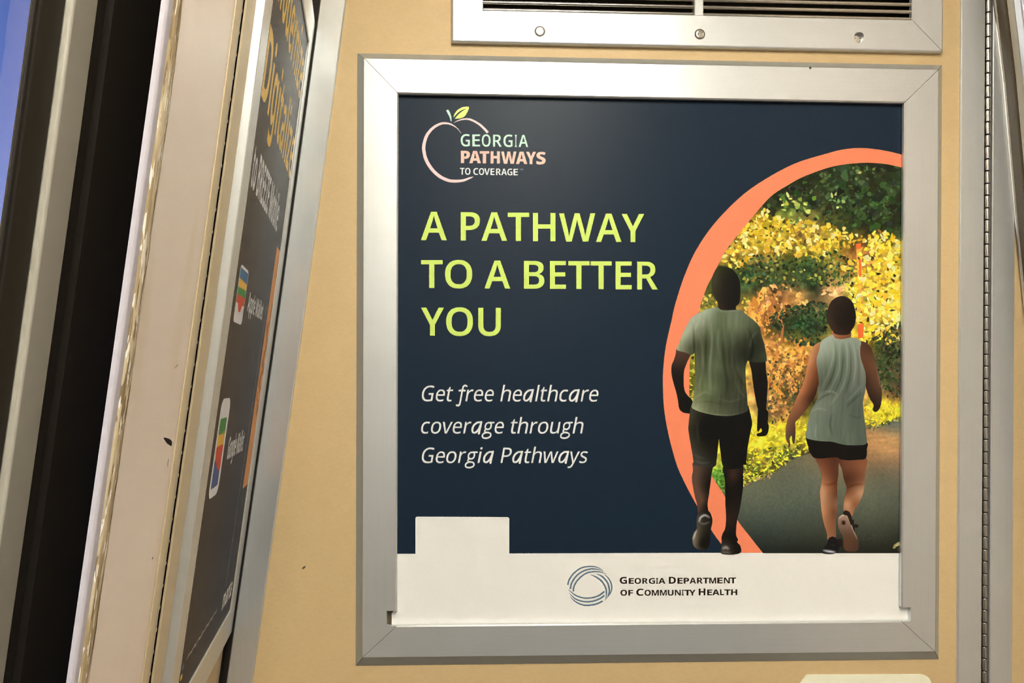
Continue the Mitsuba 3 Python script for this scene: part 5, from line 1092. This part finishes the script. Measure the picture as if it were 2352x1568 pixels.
g = [row(L6, 'text', 'Getfreehealthcare', [(147, 298), (310, 420), (438, 517), (545, 685), (657, 755), (757, 868), (885, 993), (1067, 1195), (1213, 1323), (1335, 1463), (1475, 1533), (1540, 1618), (1617, 1743), (1760, 1866), (1872, 2000), (2010, 2108), (2110, 2220)], (130, 133), (312, 316), 0.2, italic),
     row(L6, 'text', 'coveragethrough', [(138, 245), (254, 375), (394, 512), (509, 619), (632, 730), (728, 858), (848, 1000), (1001, 1111), (1192, 1272), (1267, 1395), (1410, 1508), (1509, 1633), (1650, 1776), (1768, 1920), (1915, 2044)], (508, 509), (691, 691), 0.2, italic),
     row(L6, 'text', 'GeorgiaPathways', [(147, 298), (310, 420), (433, 554), (570, 670), (650, 804), (800, 861), (865, 993), (1070, 1204), (1207, 1336), (1350, 1430), (1430, 1556), (1576, 1751), (1748, 1876), (1855, 2003), (1992, 2096)], (857, 856), (1037, 1036), 0.2, italic)]
for k in g:
    print_flat('poster__tagline', k, ph(4), 'ink_cream')

# --- department seal and lettering on the white band
L7 = crop(1280, 1270, 5.345)
seal = [([(128, 390), (150, 320), (210, 240), (300, 180), (410, 162), (500, 178), (560, 210)], [3.6, 3.4, 3.2, 3.0, 2.8, 2.0, 0.6]), ([(160, 440), (175, 370), (230, 285), (310, 225), (410, 194), (500, 200), (570, 228)], [3.6, 3.4, 3.4, 3.2, 3.0, 2.2, 0.6]), ([(196, 470), (208, 400), (260, 320), (340, 255), (430, 228), (520, 230), (600, 255)], [3.6, 3.4, 3.4, 3.2, 3.0, 2.4, 0.6]),
        ([(412, 266), (480, 295), (550, 350), (595, 430), (604, 500), (592, 560)], [1.0, 3.4, 3.6, 3.6, 3.0, 0.6]), ([(486, 254), (555, 290), (615, 360), (638, 440), (632, 500), (605, 560)], [1.0, 3.6, 3.6, 3.6, 3.0, 0.6]), ([(582, 264), (630, 310), (664, 380), (668, 440), (645, 500), (580, 582)], [1.0, 2.8, 3.0, 3.0, 2.4, 0.6]),
        ([(580, 470), (510, 520), (420, 548), (330, 550), (240, 525), (175, 480), (135, 445)], [3.6, 3.4, 3.2, 3.2, 3.0, 2.0, 0.6]), ([(578, 520), (510, 565), (420, 592), (330, 595), (240, 570), (190, 535), (145, 485)], [3.6, 3.4, 3.4, 3.2, 3.0, 2.0, 0.6]), ([(558, 588), (490, 620), (420, 636), (330, 638), (250, 610), (195, 570), (160, 530)], [3.6, 3.6, 3.6, 3.4, 3.0, 2.2, 0.6])]
for k, (p, w) in enumerate(seal):
    print_flat('poster__seal__swirl', ribbon(L7(p), w), ph(5), 'ink_steel')
big1, small1 = (290, 286), (305, 300)
g = [row(L7, 'bold', 'G', [(768, 856)], (292, 292), (375, 375)), row(L7, 'bold', 'EORGIA', [(877, 940), (949, 1028), (1044, 1113), (1124, 1201), (1213, 1237), (1244, 1326)], (307, 306), (375, 374)), row(L7, 'bold', 'D', [(1370, 1456)], (291, 291), (374, 374)),
     row(L7, 'bold', 'EPARTMENT', [(1475, 1539), (1552, 1619), (1625, 1703), (1716, 1786), (1789, 1860), (1866, 1951), (1964, 2031), (2046, 2118), (2121, 2196)], (304, 299), (374, 369)),
     row(L7, 'bold', 'OF', [(776, 856), (872, 931)], (452, 452), (521, 521)), row(L7, 'bold', 'C', [(970, 1059)], (437, 437), (521, 521)), row(L7, 'bold', 'OMMUNITY', [(1071, 1148), (1159, 1246), (1261, 1344), (1357, 1428), (1444, 1516), (1530, 1552), (1559, 1638), (1621, 1696)], (452, 450), (521, 518)),
     row(L7, 'bold', 'H', [(1737, 1819)], (435, 435), (517, 517)), row(L7, 'bold', 'EALTH', [(1840, 1901), (1904, 1991), (1998, 2046), (2053, 2126), (2134, 2209)], (447, 445), (516, 514))]
print_flat('poster__department_lettering', union_all(g[:4]), ph(5), 'ink_dark')
print_flat('poster__department_lettering', union_all(g[4:]), ph(5), 'ink_dark')
tag('poster', 'navy poster with lime headline and two walkers in the wide aluminium frame', 'poster')
